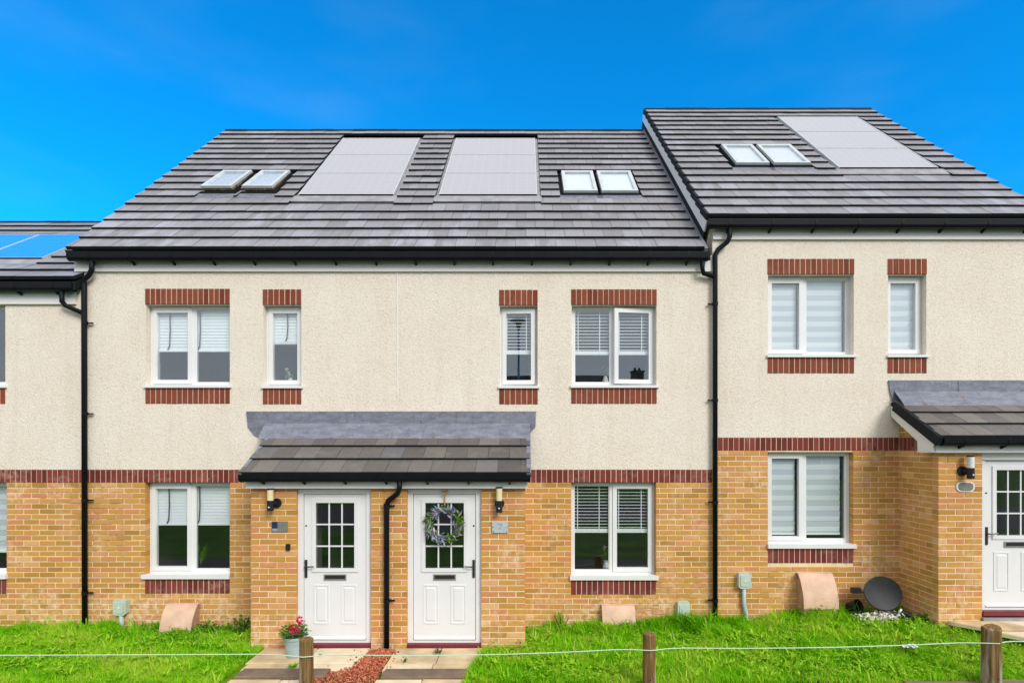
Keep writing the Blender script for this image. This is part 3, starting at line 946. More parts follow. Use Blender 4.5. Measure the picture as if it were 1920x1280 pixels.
def solar(house, x0, x1, y0, z0, pitch, s0, s1, n, mat, rows=6, cols=10, h=0.075, skirt=True):
    """n framed modules one above the other, lying in the slope"""
    cp, sp = math.cos(pitch), math.sin(pitch)
    P = lambda x, s, w: (x, y0 + s * cp - w * sp, z0 + s * sp + w * cp)
    k = (s1 - s0) / n
    for i in range(n):
        a, b = s0 + i * k + 0.003, s0 + (i + 1) * k - 0.003
        f = 0.014
        vs = [P(x0 + f, a + f, h), P(x1 - f, a + f, h), P(x1 - f, b - f, h), P(x0 + f, b - f, h)]
        me = MB().add(vs, [(0, 1, 2, 3)]).mesh('solar_panel', mat)
        uv = me.uv_layers.new(name='UVMap')
        for li, c in enumerate([(0, 0), (cols, 0), (cols, rows), (0, rows)]):
            uv.data[li].uv = c
        p = link('solar_panel', me, house)
        fr = MB()
        for (xa, xb, sa, sb) in ((x0, x0 + f, a, b), (x1 - f, x1, a, b), (x0 + f, x1 - f, a, a + f), (x0 + f, x1 - f, b - f, b)):
            q = [P(xa, sa, h - 0.05), P(xb, sa, h - 0.05), P(xb, sb, h - 0.05), P(xa, sb, h - 0.05), P(xa, sa, h + 0.004), P(xb, sa, h + 0.004), P(xb, sb, h + 0.004), P(xa, sb, h + 0.004)]
            fr.add(q, [(0, 3, 2, 1), (4, 5, 6, 7), (0, 1, 5, 4), (1, 2, 6, 5), (2, 3, 7, 6), (3, 0, 4, 7)])
            if i == 0 and sa == a and sb == a + f:
                fr.m[-6:] = [1, 0, 1, 1, 1, 1]
        fr.build('panel_frame', [m_clad, m_black], p)
    if not skirt:
        return
    # flashing kit: side gutters and the lead apron below
    fl = MB()
    for (xa, xb, sa, sb, w) in ((x0 - 0.07, x0 - 0.004, s0 - 0.02, s1 + 0.10, 0.030), (x1 + 0.004, x1 + 0.07, s0 - 0.02, s1 + 0.10, 0.030), (x0 - 0.07, x1 + 0.07, s0 - 0.26, s0 - 0.022, 0.062), (x0 - .004, x1 + .004, s1 + 0.002, s1 + 0.10, 0.05)):
        q = [P(xa, sa, 0.0), P(xb, sa, 0.0), P(xb, sb, 0.0), P(xa, sb, 0.0), P(xa, sa, w), P(xb, sa, w), P(xb, sb, w), P(xa, sb, w)]
        fl.add(q, [(0, 3, 2, 1), (4, 5, 6, 7), (0, 1, 5, 4), (1, 2, 6, 5), (2, 3, 7, 6), (3, 0, 4, 7)])
    fl.build('panel_flashing', m_flash, house)

def skylight(house, x0, x1, y0, z0, pitch, s0, s1, open_deg=0.0):
    """roof window: kerb, sash, pane and the white blind behind it; open_deg lifts its lower edge"""
    cp, sp = math.cos(pitch), math.sin(pitch)
    def P(x, s, w):
        return (x, y0 + s * cp - w * sp, z0 + s * sp + w * cp)
    def fbox(b, xa, xb, sa, sb, wa, wb, mi=0, hinge=None):
        def T(x, s, w):
            if hinge is not None:
                hs, hw, an = hinge
                ds, dw = s - hs, w - hw
                s, w = hs + ds * math.cos(an) + dw * math.sin(an), hw - ds * math.sin(an) + dw * math.cos(an)
            return P(x, s, w)
        q = [T(xa, sa, wa), T(xb, sa, wa), T(xb, sb, wa), T(xa, sb, wa), T(xa, sa, wb), T(xb, sa, wb), T(xb, sb, wb), T(xa, sb, wb)]
        b.add(q, [(0, 3, 2, 1), (4, 5, 6, 7), (0, 1, 5, 4), (1, 2, 6, 5), (2, 3, 7, 6), (3, 0, 4, 7)], mi)
    f = 0.055
    k = MB()
    for (xa, xb, sa, sb) in ((x0, x0 + f, s0, s1), (x1 - f, x1, s0, s1), (x0 + f, x1 - f, s0, s0 + f), (x0 + f, x1 - f, s1 - f, s1)):
        fbox(k, xa, xb, sa, sb, 0.0, 0.085)
    sky_ = k.build('skylight', m_iron, house)
    hin = ((s1 - 0.05, 0.09, math.radians(open_deg)) if open_deg else None)
    sh = MB()
    g = 0.012
    for (xa, xb, sa, sb) in ((x0 + g, x0 + g + f, s0 + g, s1 - g), (x1 - g - f, x1 - g, s0 + g, s1 - g), (x0 + g + f, x1 - g - f, s0 + g, s0 + g + f), (x0 + g + f, x1 - g - f, s1 - g - f * 1.4, s1 - g)):
        fbox(sh, xa, xb, sa, sb, 0.087, 0.125, 0, hin)
    if open_deg:
        for (xa, xb, sa, sb) in ((x0 + g, x0 + g + f, s0 + g, s1 - g), (x1 - g - f, x1 - g, s0 + g, s1 - g), (x0 + g + f, x1 - g - f, s0 + g, s0 + g + f)):
            fbox(sh, xa + .004, xb - .004, sa + .004, sb, 0.055, 0.0868, 1, hin)
    sh.build('sash', [m_clad, m_wood], sky_)
    p = MB()
    fbox(p, x0 + g + f - .002, x1 - g - f + .002, s0 + g + f - .002, s1 - g - f * 1.4 + .002, 0.100, 0.106, 0, hin)
    p.build('pane', m_glass, sky_)
    bl = MB()
    fbox(bl, x0 + g + f - .004, x1 - g - f + .004, s0 + g + f * (1.0 if not open_deg else 2.0), s1 - g - f * 1.4, 0.080, 0.084, 0, hin)
    bl.build('blind', m_blind, sky_)
    inn = MB()
    fbox(inn, x0 + f - .01, x1 - f + .01, s0 + f - .01, s1 - f + .01, 0.002, 0.008)
    inn.build('lining', m_room_dark, sky_)
    fl = MB()
    fbox(fl, x0 - 0.07, x1 + 0.07, s0 - 0.17, s0 - 0.003, 0.0, 0.055)
    gut = MB()
    fbox(gut, x0 - 0.05, x0 - 0.003, s0 - 0.003, s1, 0.0, 0.030)
    fbox(gut, x1 + 0.003, x1 + 0.05, s0 - 0.003, s1, 0.0, 0.030)
    fbox(gut, x0 - 0.05, x1 + 0.05, s1 + 0.002, s1 + 0.045, 0.0, 0.05)
    gut.build('side_gutter', m_tile_edge, sky_)
    fl.build('skylight_flashing', m_lead, sky_)

# ---------------------------------------------------------------- the terrace
PITCH = math.radians(44.85)
GAUGE = 0.3118
NROW = 18
SL = GAUGE * NROW + 0.02
EY = -0.14
XF0, XA, XS, XC, XC1 = -10.6, -6.27, -1.82, 2.66, 7.28       # party lines
STEP = 0.455
ZE = 5.30                                                     # deck at the eaves of the middle pair
DOORY = -0.73
BAND = (WZ(904), WZ(880))
FASC = (5.065, 5.285)

house_a = thing('terraced_house', 'cream rendered terraced house with roller blinds in its windows and two open skylights', 'house', (-4.0, 0, 0), 'houses of the terrace')
house_b = thing('terraced_house', 'cream rendered terraced house with venetian blinds and a wreath hung on its door', 'house', (0.4, 0, 0), 'houses of the terrace')
house_c = thing('terraced_house', 'taller cream rendered terraced house stepped up the slope, satellite dish at its foot', 'house', (5.0, 0, STEP), 'houses of the terrace')
house_f = thing('terraced_house', 'cream rendered terraced house with the lowest roof and vivid blue solar panels', 'house', (-8.4, 0, 0), 'houses of the terrace')

def house_shell(h, x0, x1, zb, holes_up, holes_lo, band, fasc, ridge_y, zeave, zridge, brick_x, porch=None, gable_l=False, gable_r=False):
    top = fasc[1]
    wall_with_holes(x0, x1, 0.0, 0.30, band[1], top, holes_up).build('rendered_wall', m_render, h)
    bw = wall_with_holes(x0, x1, 0.0055, 0.30, zb - 0.5, band[1] - 0.001, [(o[0] - 0.007, o[1] + 0.007, o[2] - 0.1, o[3]) for o in holes_lo] + [(d[0] + 0.05, d[1] - 0.05, -1, 2.55) for d in (DA, DB, DC) if x0 < d[0] < x1])
    if porch:
        for (a, b) in porch:
            bw.box(a + 0.006, b - 0.006, DOORY + 0.0055, 0.0055, zb - 0.5, band[0] + 0.06)
    return bw.build('brick_wall', m_mortar, h)

def shell_back(h, x0, x1, zb, zeave, zridge, yr):
    """gables and back wall"""
    for x in (x0 + 0.004, x1 - 0.20):
        MB().prism_x([(0.30, zb), (2 * yr - 0.3, zb), (2 * yr - 0.3, zeave), (yr, zridge - 0.25), (0.30, zeave)], x, x + 0.196).build('gable_wall', m_render, h)
    MB().box(x0 + 0.2, x1 - 0.2, 2 * yr - 0.6, 2 * yr - 0.3, zb, zeave).build('back_wall', m_render, h)

YR = EY + SL * math.cos(PITCH)
ZR = ZE + SL * math.sin(PITCH)

# openings (x0, x1, z0, z1) read off the photograph at the wall face
def opening(l, r, t, b):
    return (WX(l), WX(r), WZ(b), WZ(t))
A_up = [opening(274, 431, 571, 727), opening(494, 565, 572, 728)]
A_lo = [opening(272, 431, 904, 1084)]
B_up = [opening(937, 1008, 573, 728), opening(1072, 1231, 572, 727)]
B_lo = [opening(1071, 1230, 904, 1086)]
C_up = [opening(1440, 1601, 515, 670), opening(1665, 1737, 515, 670)]
C_lo = [opening(1440, 1600, 847, 1027)]
F_up = [opening(-148, 10, 571, 727)]
F_lo = [opening(-148, 12, 904, 1084)]

# piers of the porches
PA0, PA1 = WX(470, DOORY), WX(985, DOORY)
DA = (WX(556, DOORY), WX(695, DOORY))
DB = (WX(763, DOORY), WX(902, DOORY))
PC0 = 5.314
DC = (WX(1842, DOORY), WX(1842, DOORY) + DA[1] - DA[0])
PC1 = DC[1] + 0.42

def brick_face(rects, y, out, x_side=None):
    for (a, b, zc) in rects:
        if x_side is None:
            out.append((((a + b) / 2, y, zc), b - a, 0.0))
        else:
            out.append(((x_side, (a + b) / 2, zc), b - a, -math.pi / 2))

zA = BAND[0]
for h, x0, x1, up, lo, band, fasc, step, piers, zb in (
        (house_f, XF0, XA - 0.006, F_up, F_lo, BAND, (WZ(571), WZ(571) + 0.22), 0, [], 0.0),
        (house_a, XA, XS, A_up, A_lo, BAND, FASC, 0, [(PA0, DA[0]), (DA[1], XS + 0.001)], 0.0),
        (house_b, XS, XC, B_up, B_lo, BAND, FASC, 0, [(XS + 0.001, DB[0]), (DB[1], PA1)], 0.0),
        (house_c, XC, XC1, C_up, C_lo, (BAND[0] + STEP, BAND[1] + STEP), (FASC[0] + STEP, FASC[1] + STEP), STEP, [(PC0, DC[0]), (DC[1], PC1)], STEP - 0.3)):
    bw = house_shell(h, x0, x1, zb, up, lo, band, fasc, YR, 0, 0, None, piers)
    items = []
    low = float(np.min(ground_z(np.linspace(x0, x1, 20), np.full(20, 0.0)))) - 0.06
    # visible stretches of the main face
    if h is house_a: spans = [(x0, PA0)]
    elif h is house_b: spans = [(PA1, x1)]
    elif h is house_c: spans = [(x0, PC0)]
    else: spans = [(-7.7, x1)]
    for (a, b) in spans:
        sill_holes = [(o[0] - 0.0, o[1] + 0.0, o[2] - 0.21, o[3]) for o in lo]
        brick_face(lay(a, b, low, band[0], sill_holes), 0.0, items)
    for (a, b) in piers:
        if a > 7.0: continue
        brick_face(lay(a, b, (0.22 if h is house_c else -0.06), band[0] + (0.0), []), DOORY, items)
    if h is house_c:
        brick_face(lay(DOORY + BD + 0.01, -0.004, 0.10, band[0], [], 1), 0, items, PC0)
        for k in range(5):
            zb_ = band[1] + k * 0.075
            ylo = -0.915 + (zb_ + 0.075 + 0.09 - 2.205 - STEP) / (0.50 / 0.81)
            if ylo < -0.08:
                brick_face(lay(max(ylo, -0.60), -0.004, zb_ + 0.03, zb_ + 0.075, [], k), 0, items, PC0)
        MB().prism_x([(-0.60, band[1] - 0.01), (0.008, band[1] - 0.01), (0.008, band[1] + 0.36), (-0.03, band[1] + 0.34), (-0.60, band[1] - 0.004)], PC0 + 0.008, PC0 + 0.30).build('gable_backing', m_mortar, h)
    place_bricks(bw, items)
    # soldier band, lintels and sill courses
    for (a, b) in spans:
        soldier_row(h, 'brick_band', a, b, band[0], band[1], -0.004, m_plum, m_mortar_pale)
    if h is house_c:
        soldier_row(h, 'brick_band', DOORY + BD, -0.006, band[0], band[1], 0, m_plum, m_mortar_pale, side=PC0 - 0.004)
    for o in up:
        soldier_row(h, 'lintel', o[0] - 0.012, o[1] + 0.006, o[3] + 0.004, o[3] + 0.222, -0.012, m_red, m_mortar_pale, 0.008)
        soldier_row(h, 'sill_course', o[0] - 0.012, o[1] + 0.006, o[2] - 0.222, o[2] - 0.002, -0.008, m_red, m_mortar_pale, 0.008)
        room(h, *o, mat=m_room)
    for o in lo:
        soldier_row(h, 'sill_course', o[0] - 0.004, o[1] + 0.002, o[2] - 0.212, o[2] - 0.002, -0.002, m_plum, m_mortar_pale)
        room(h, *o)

shell_back(house_f, XF0, XA - 0.006, -0.3, 4.6, 6.4, 2.2)
shell_back(house_a, XA, XS, -0.3, 5.2, ZR - .1, YR)
shell_back(house_b, XS, XC, -0.3, 5.2, ZR - .1, YR)
shell_back(house_c, XC, XC1, 0.0, 5.2 + STEP, ZR + STEP - .1, YR)
MB().box(XS - 0.008, XS + 0.008, -0.006, 0.01, WZ(742), FASC[0]).build('expansion_bead', m_upvc, house_a)

# windows
wA1 = window(house_a, *A_up[0], [True, False], 0.515, ('closed', WZ(656), (0.0, 0.0)), cord=(0.40, 0.12))
wA2 = window(house_a, *A_up[1], [True], 0.5, ('closed', WZ(640), (0.0, 0.0)), cord=(0.52,))
wA3 = window(house_a, *A_lo[0], [True, False], 0.515, ('closed', WZ(987), (0.0, 0.0)), cord=(0.40, 0.12), sill=(0.035, 0.006, 0.06))
wB1 = window(house_b, *B_up[0], [-math.radians(3.0)], 0.5, ('open', WZ(661), (0.0, 0.0)))
wB2 = window(house_b, *B_up[1], [False, math.radians(6.5)], 0.49, ('open', WZ(662), (0.0, 0.0)))
wB3 = window(house_b, *B_lo[0], [False, True], 0.49, ('open', WZ(1001), (0.0, 0.0)), sill=(0.02, 0.03, 0.06))
wC1 = window(house_c, *C_up[0], [True, False], 0.46, ('zebra', WZ(662), (0.0, 0.05)))
wC2 = window(house_c, *C_up[1], [True], 0.5, ('zebra', WZ(662), (0.0, 0.05)))
wC3 = window(house_c, *C_lo[0], [True, False], 0.46, ('zebra', WZ(1003), (0.0, 0.07)), sill=(0.01, 0.03, 0.06))
wF1 = window(house_f, *F_up[0], [True, False], 0.5, None)
wF2 = window(house_f, *F_lo[0], [True, False], 0.5, ('zebra', WZ(1037), (0.0, 0.0)), sill=(0.02, 0.02, 0.06))

# doors
DTOP = 2.035
for h, d, z0, side in ((house_a, DA, 0.006, -1), (house_b, DB, 0.006, 1), (house_c, DC, 0.006 + STEP - 0.03, -1)):
    door(h, d[0], d[1], z0, z0 + 2.03, DOORY, side)
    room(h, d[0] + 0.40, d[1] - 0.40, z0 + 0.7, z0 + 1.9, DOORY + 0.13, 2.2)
MB().box(DC[0] - 0.01, DC[1] + 0.05, DOORY - 0.03, DOORY + 0.05, 0.30, 0.392).build('door_step', m_flash, house_c)

# main roofs
RA0, RB1, RC0, RC1 = WX(128, EY), WX(1319, EY), WX(1327, EY), WX(1973, EY)
def srange(px, py, z0=ZE + 0.03, pitch=PITCH):
    return on_slope(px, py, EY, z0, pitch)
pa = [srange(565, 370), srange(743, 369), srange(785, 264), srange(643, 264)]
PAX = ((pa[0][0] + pa[3][0]) / 2, (pa[1][0] + pa[2][0]) / 2, pa[0][1], pa[3][1])
pb = [srange(827, 370), srange(1007, 370), srange(1003, 265), srange(853, 265)]
PBX = ((pb[0][0] + pb[3][0]) / 2, (pb[1][0] + pb[2][0]) / 2, PAX[2], PAX[3])
pc = [srange(1562, 320, ZE + STEP + 0.03), srange(1745, 320, ZE + STEP + 0.03), srange(1612, 224, ZE + STEP + 0.03), srange(1462, 224, ZE + STEP + 0.03)]
PCX_ = ((pc[0][0] + pc[3][0]) / 2, (pc[1][0] + pc[2][0]) / 2, pc[0][1], pc[3][1])
def sky_rect(l, r, t, b, z0=ZE + 0.03):
    ym = (t + b) / 2
    s_b, s_t = srange(l, b, z0)[1], srange(l, t, z0)[1]
    xl, xr = srange(l, ym, z0)[0], srange(r, ym, z0)[0]
    return (xl, xr, s_b, s_t)
SA = [sky_rect(402, 460, 329, 366), sky_rect(476, 533, 329, 366)]
SB = [sky_rect(1053, 1116, 330, 369), sky_rect(1121, 1189, 330, 369)]
SC = [sky_rect(1362, 1424, 281, 317, ZE + STEP + .03), sky_rect(1430, 1498, 281, 317, ZE + STEP + .03)]
def hole(r, a=0.05, b=0.16, c=0.02):
    return (r[0] - a, r[1] + a, r[2] - b, r[3] + c)
roof_a = roof_deck(house_a, RA0 + 0.02, XS, EY, ZE, PITCH, SL)
roof_b = roof_deck(house_b, XS, RB1 + 0.10, EY, ZE, PITCH, SL)
roof_c = roof_deck(house_c, RC0 + 0.05, RC1, EY, ZE + STEP, PITCH, SL)
tiles(roof_a, RA0, XS, EY, ZE, PITCH, NROW, GAUGE, [hole(PAX, 0.06, 0.25, 0.10)] + [hole(s) for s in SA], wref=XS)
tiles(roof_b, XS, RB1, EY, ZE, PITCH, NROW, GAUGE, [hole(PBX, 0.06, 0.25, 0.10)] + [hole(s) for s in SB], wref=XS)
tiles(roof_c, RC0, RC1, EY, ZE + STEP, PITCH, NROW, GAUGE, [hole(PCX_, 0.06, 0.25, 0.10)] + [hole(s) for s in SC], wref=RC0)
ridge(roof_a, RA0, XS, YR, ZR, PITCH)
ridge(roof_b, XS, RB1 + 0.02, YR, ZR, PITCH)
ridge(roof_c, RC0, RC1, YR, ZR + STEP, PITCH)
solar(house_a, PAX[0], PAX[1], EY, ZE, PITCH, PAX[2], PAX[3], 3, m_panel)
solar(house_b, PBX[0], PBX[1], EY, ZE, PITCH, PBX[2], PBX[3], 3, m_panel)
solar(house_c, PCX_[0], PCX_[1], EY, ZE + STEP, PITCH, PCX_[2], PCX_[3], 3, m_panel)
for s in SA:
    skylight(house_a, s[0], s[1], EY, ZE, PITCH, s[2], s[3], 3.2)
for s in SB:
    skylight(house_b, s[0], s[1], EY, ZE, PITCH, s[2], s[3])
for s in SC:
    skylight(house_c, s[0], s[1], EY, ZE + STEP, PITCH, s[2], s[3])

# fascia boards and gutters
for h, a, b, f in ((house_a, WX(143), XS, FASC), (house_b, XS, XC + 0.02, FASC), (house_c, XC + 0.0, RC1 - 0.05, (FASC[0] + STEP, FASC[1] + STEP))):
    MB().box(a, b, -0.035, -0.002, f[0], f[1]).build('fascia', m_fascia, h)
    MB().box(a, b, -0.036, 0.0, f[1] - 0.0, f[1] + 0.004).build('fascia_trim', m_fascia, h)
GT = 5.300
gutter(house_a, WX(131, -.11), XS, -0.112, GT, n_br=8)
gutter(house_b, XS + 0.001, WX(1326, -.11), -0.112, GT, n_br=8)
gutter(house_c, WX(1326, -.11), RC1, -0.112, GT + STEP, n_br=8)

# cloaked verge of the taller house above its neighbour's roof
def slope_strip(h, name, mat, x0, x1, z0, w0, w1, s0=-0.02, s1=SL, y0=EY):
    cp, sp = math.cos(PITCH), math.sin(PITCH)
    P = lambda x, s, w: (x, y0 + s * cp - w * sp, z0 + s * sp + w * cp)
    q = [P(x0, s0, w0), P(x1, s0, w0), P(x1, s1, w0), P(x0, s1, w0), P(x0, s0, w1), P(x1, s0, w1), P(x1, s1, w1), P(x0, s1, w1)]
    return MB().add(q, [(0, 3, 2, 1), (4, 5, 6, 7), (0, 1, 5, 4), (1, 2, 6, 5), (2, 3, 7, 6), (3, 0, 4, 7)]).build(name, mat, h)
slope_strip(house_c, 'bargeboard', m_fascia, RC0 - 0.022, RC0 + 0.0, ZE + STEP, -0.165, -0.012)
slope_strip(house_c, 'gable_skirt', m_render, RC0 + 0.06, RC0 + 0.14, ZE + STEP, -0.40, 0.0)
slope_strip(house_c, 'step_flashing', m_tile_edge, RC0 - 0.014, RC0 + 0.004, ZE + STEP, -0.31, -0.167)
slope_strip(house_b, 'soaker', m_lead, RB1 + 0.002, RC0 - 0.010, ZE, 0.0, 0.064)
cap_me = MB().box(-0.034, 0.012, -0.012, GAUGE + 0.005, -0.035, 0.046).mesh('verge_cap', m_tile_edge)
for r in range(NROW):
    s = r * GAUGE
    w = 0.034
    tl = math.atan2(0.03, GAUGE)
    link('verge_cap', cap_me, roof_c, (RC0, EY + s * math.cos(PITCH) - w * math.sin(PITCH), ZE + STEP + s * math.sin(PITCH) + w * math.cos(PITCH)), (PITCH - tl, 0, 0))

# the lower house on its own pitch
FP = math.radians(36.0)
FZ = 4.885
FROW, FG = 10, 0.305
FSL = FROW * FG + 0.02
roof_f = roof_deck(house_f, XF0, XA - 0.02, EY, FZ, FP, FSL)
fl_, fr_ = on_slope(-60, 466, EY, FZ + .03, FP), on_slope(139, 466, EY, FZ + .03, FP)
fs0, fs1 = on_slope(60, 489, EY, FZ + .03, FP)[1], on_slope(60, 445, EY, FZ + .03, FP)[1]
FPN = (fr_[0] - 3.0, fr_[0], fs0, fs1)
tiles(roof_f, XF0, XA - 0.01, EY, FZ, FP, FROW, FG, [hole(FPN, 0.06, 0.16, 0.04)], wref=XA)
ridge(roof_f, XF0, XA - 0.01, EY + FSL * math.cos(FP), FZ + FSL * math.sin(FP), FP)
for k in range(3):
    solar(house_f, FPN[1] - 0.99 * (k + 1), FPN[1] - 0.99 * k - 0.012, EY, FZ, FP, FPN[2], FPN[3], 1, m_panel_blue, rows=6, cols=6, skirt=(k == 0))
MB().box(XF0, WX(144), -0.035, -0.002, WZ(571), WZ(571) + 0.17).build('fascia', m_fascia, house_f)
gutter(house_f, XF0, WX(139, -.11), -0.112, WZ(529, -.15), n_br=8)

# porch canopies
CP_ = math.atan2(0.50, 0.81)
def canopy(name, label, x0, x1, dz, fx, gx, verge=None, n_br=7):
    t = thing(name, label, 'porch roof', ((x0 + x1) / 2, DOORY, 2.1 + dz), 'tiled porch roofs')
    y0, z0 = -0.915, 2.205 + dz
    sl = 0.955
    cp, sp = math.cos(CP_), math.sin(CP_)
    dk = MB().prism_x([(y0 + 0.02, z0), (-0.002, z0 + (-0.002 - y0 - .02) * math.tan(CP_)), (-0.002, z0 + (-0.002 - y0 - .02) * math.tan(CP_) - 0.06), (y0 + 0.02, z0 - 0.03)], x0 + 0.02, x1 - 0.02).build('canopy', m_tile_edge, t)
    tiles(dk, x0, x1, y0, z0, CP_, 3, 0.3165, [], m_ptile, 1, lift=0.026)
    MB().box(fx[0], fx[1], DOORY - 0.075, DOORY - 0.05, 2.055 + dz, 2.205 + dz).build('fascia', m_fascia, t)
    MB().box(fx[0], fx[1], DOORY - 0.05, DOORY + 0.0, 2.058 + dz, 2.075 + dz).build('soffit', m_fascia, t)
    gutter(t, gx[0], gx[1], DOORY - 0.145, 2.262 + dz, 0.056, n_br, yf=DOORY - 0.075)
    if dz == 0:
        MB().box(fx[0] + 0.02, fx[1] - 0.02, DOORY + 0.002, -0.002, 2.06, 2.155).build('ceiling', m_fascia, t)
    return t, y0, z0
can_ab, cy0, cz0 = canopy('porch_canopy', 'wide shared porch roof of brown tiles over the two neighbouring white doors', WX(448, -.93), WX(994, -.93), 0.0,
                          (WX(461, -.8), WX(989, -.8)), (WX(447, -.93), WX(994, -.93)))
can_c, _, _ = canopy('porch_canopy', 'porch roof of the stepped up house with a white sloping bargeboard at its end', WX(1762, -.93), PC1 + 0.14, STEP,
                     (WX(1752, -.8), PC1 + 0.1), (WX(1772, -.93), PC1 + 0.14), n_br=4)

def lead_flash(t, pts, dz, ax0, ax1, seams):
    """upstand dressed to the wall with an apron over the tiles"""
    b = MB().prism_y(pts, -0.022, -0.004)
    up = b.build('lead_flashing', m_lead, t)
    cp, sp = math.cos(CP_), math.sin(CP_)
    n = 24
    yb, zb = -0.025, WZ(796, -0.02) + dz
    s_top = 0.955 - 0.10
    vs = []
    for i in range(n + 1):
        x = ax0 + (ax1 - ax0) * i / n
        wv = 0.006 * math.sin(i * 1.7) + random.uniform(-0.003, 0.003)
        yf = cy0 + (s_top - 0.01) * cp - 0.062 * sp
        zf = cz0 + dz + (s_top - 0.01) * sp + 0.062 * cp
        vs += [(x, yb, zb + 0.02), (x, yf + wv, zf + wv), (x, yf + wv - 0.004, zf + wv - 0.012)]
    fs = []
    for i in range(n):
        fs += [(i * 3, i * 3 + 1, i * 3 + 4, i * 3 + 3), (i * 3 + 1, i * 3 + 2, i * 3 + 5, i * 3 + 4)]
    MB().add(vs, fs).build('lead_apron', m_lead, t)
    for s in seams:
        MB().box(s - 0.006, s + 0.006, -0.028, -0.021, zb - 0.0, pts[0][1] - 0.002).build('lead_lap', m_lead, up)
lead_flash(can_ab, [(WX(x), WZ(z)) for x, z in ((463, 771), (1005, 771), (1004, 800), (992, 813), (990, 822), (493, 822), (478, 815), (466, 800))], 0.0, WX(492, -.1), WX(994, -.1), [WX(535), WX(652), WX(790), WX(888)])
lead_flash(can_c, [(WX(1665), WZ(713)), (PC1 + 0.3, WZ(713)), (PC1 + 0.3, WZ(765)), (WX(1690), WZ(765)), (WX(1680), WZ(762)), (WX(1672), WZ(752)), (WX(1667), WZ(732))], STEP, WX(1684, -.1), PC1 + 0.14, [WX(1795)])
def canopy_strip(t, name, mat, x0, x1, z0, w0, w1, s0=0.0, s1=0.93):
    cp, sp = math.cos(CP_), math.sin(CP_)
    P = lambda x, s, w: (x, cy0 + s * cp - w * sp, z0 + s * sp + w * cp)
    q = [P(x0, s0, w0), P(x1, s0, w0), P(x1, s1, w0), P(x0, s1, w0), P(x0, s0, w1), P(x1, s0, w1), P(x1, s1, w1), P(x0, s1, w1)]
    return MB().add(q, [(0, 3, 2, 1), (4, 5, 6, 7), (0, 1, 5, 4), (1, 2, 6, 5), (2, 3, 7, 6), (3, 0, 4, 7)]).build(name, mat, t)
canopy_strip(can_ab, 'verge_strip', m_lead, WX(448, -.93) - 0.005, WX(448, -.93) + 0.035, cz0, 0.0, 0.064)
canopy_strip(can_ab, 'verge_strip', m_lead, WX(994, -.93) - 0.045, WX(994, -.93) + 0.012, cz0, 0.0, 0.066)
vx = WX(1762, -.93)
for i in range(3):
    s = i * 0.3165
    canopy_strip(can_c, 'verge_cap', m_tile_edge, vx - 0.03, vx + 0.03, cz0 + STEP + 0.0, -0.06 - 0.0, 0.066, s - 0.012, s + 0.300)
# triangular white bargeboard with its boxed foot
zc_ = cz0 + STEP
tn = math.tan(CP_)
bx = vx + 0.012
prof = [(cy0 + 0.05, zc_ - 0.055), (-0.012, zc_ + (0.90) * tn - 0.055), (-0.012, zc_ + 0.90 * tn - 0.20), (DOORY + 0.20, zc_ + (DOORY + 0.20 - cy0) * tn - 0.24), (DOORY + 0.20, 2.055 + STEP), (DOORY - 0.05, 2.055 + STEP), (DOORY - 0.075, 2.06 + STEP), (DOORY - 0.075, zc_ - 0.055)]
MB().prism_x(prof, bx, bx + 0.03).build('bargeboard', m_fascia, can_c)
MB().box(DC[0], DC[1], DOORY + 0.02, DOORY + 0.05, 2.42, 2.53).build('door_head', m_fascia, house_c)

# downpipes
def drainpipe(label, pts, loc, lugs, side, r=0.034, branch=None):
    t = thing('drainpipe', label, 'drainpipe', loc, 'black rainwater pipes')
    MB().tube(pts, r, 14).build('pipe', m_black, t, smooth=True)
    if branch:
        MB().tube(branch, r * 0.92, 14).build('branch_pipe', m_black, t, smooth=True)
    x, y = pts[-1][0], pts[-1][1]
    for z in lugs:
        b = MB().tube([(x, y, z - 0.022), (x, y, z + 0.022)], r + 0.006, 14)
        b.box(x + side * 0.03 - 0.002, x + side * 0.03 + side * 0.065 + 0.002, y + 0.012, y + 0.035, z - 0.009, z + 0.009) if side > 0 else b.box(x - 0.095, x - 0.028, y + 0.012, y + 0.035, z - 0.009, z + 0.009)
        b.build('pipe_clip', m_black, t)
xp = WX(159, -.06)
drainpipe('black drainpipe with a side branch, on the corner beside the lowest house',
          [(WX(172, -.112), -0.112, 5.20), (WX(172, -.112), -0.112, 5.06), (WX(168, -.08), -0.085, 5.00), (WX(157, -.06), -0.06, 4.93), (xp - 0.01, -0.06, 4.86), (xp, -0.06, -0.05)],
          (xp, -0.06, 0), [4.33, 3.05, 1.83, 0.52], 1,
          branch=[(WX(116, -.112), -0.112, WZ(545, -.1)), (WX(116, -.112), -0.112, WZ(565, -.1)), (WX(122, -.08), -0.07, WZ(573, -.07)), (xp - 0.005, -0.06, WZ(588, -.06))])
xq = WX(1341, -.06)
drainpipe('tall black drainpipe at the step between the venetian blind house and the taller house',
          [(WX(1368, -.112), -0.112, 5.20 + STEP), (WX(1368, -.112), -0.112, 5.52), (WX(1364, -.09), -0.085, 5.46), (WX(1346, -.06), -0.06, 5.36), (xq, -0.06, 5.28), (xq, -0.06, 0.0)],
          (xq, -0.06, 0), [4.60, 3.24, 1.80, 0.42], -1,
          branch=[(WX(1317, -.112), -0.112, 5.20), (WX(1317, -.112), -0.112, 5.07), (WX(1320, -.08), -0.07, 5.02), (xq, -0.06, WZ(519, -.06))])
yp = DOORY - 0.055
xr_ = WX(725, yp)
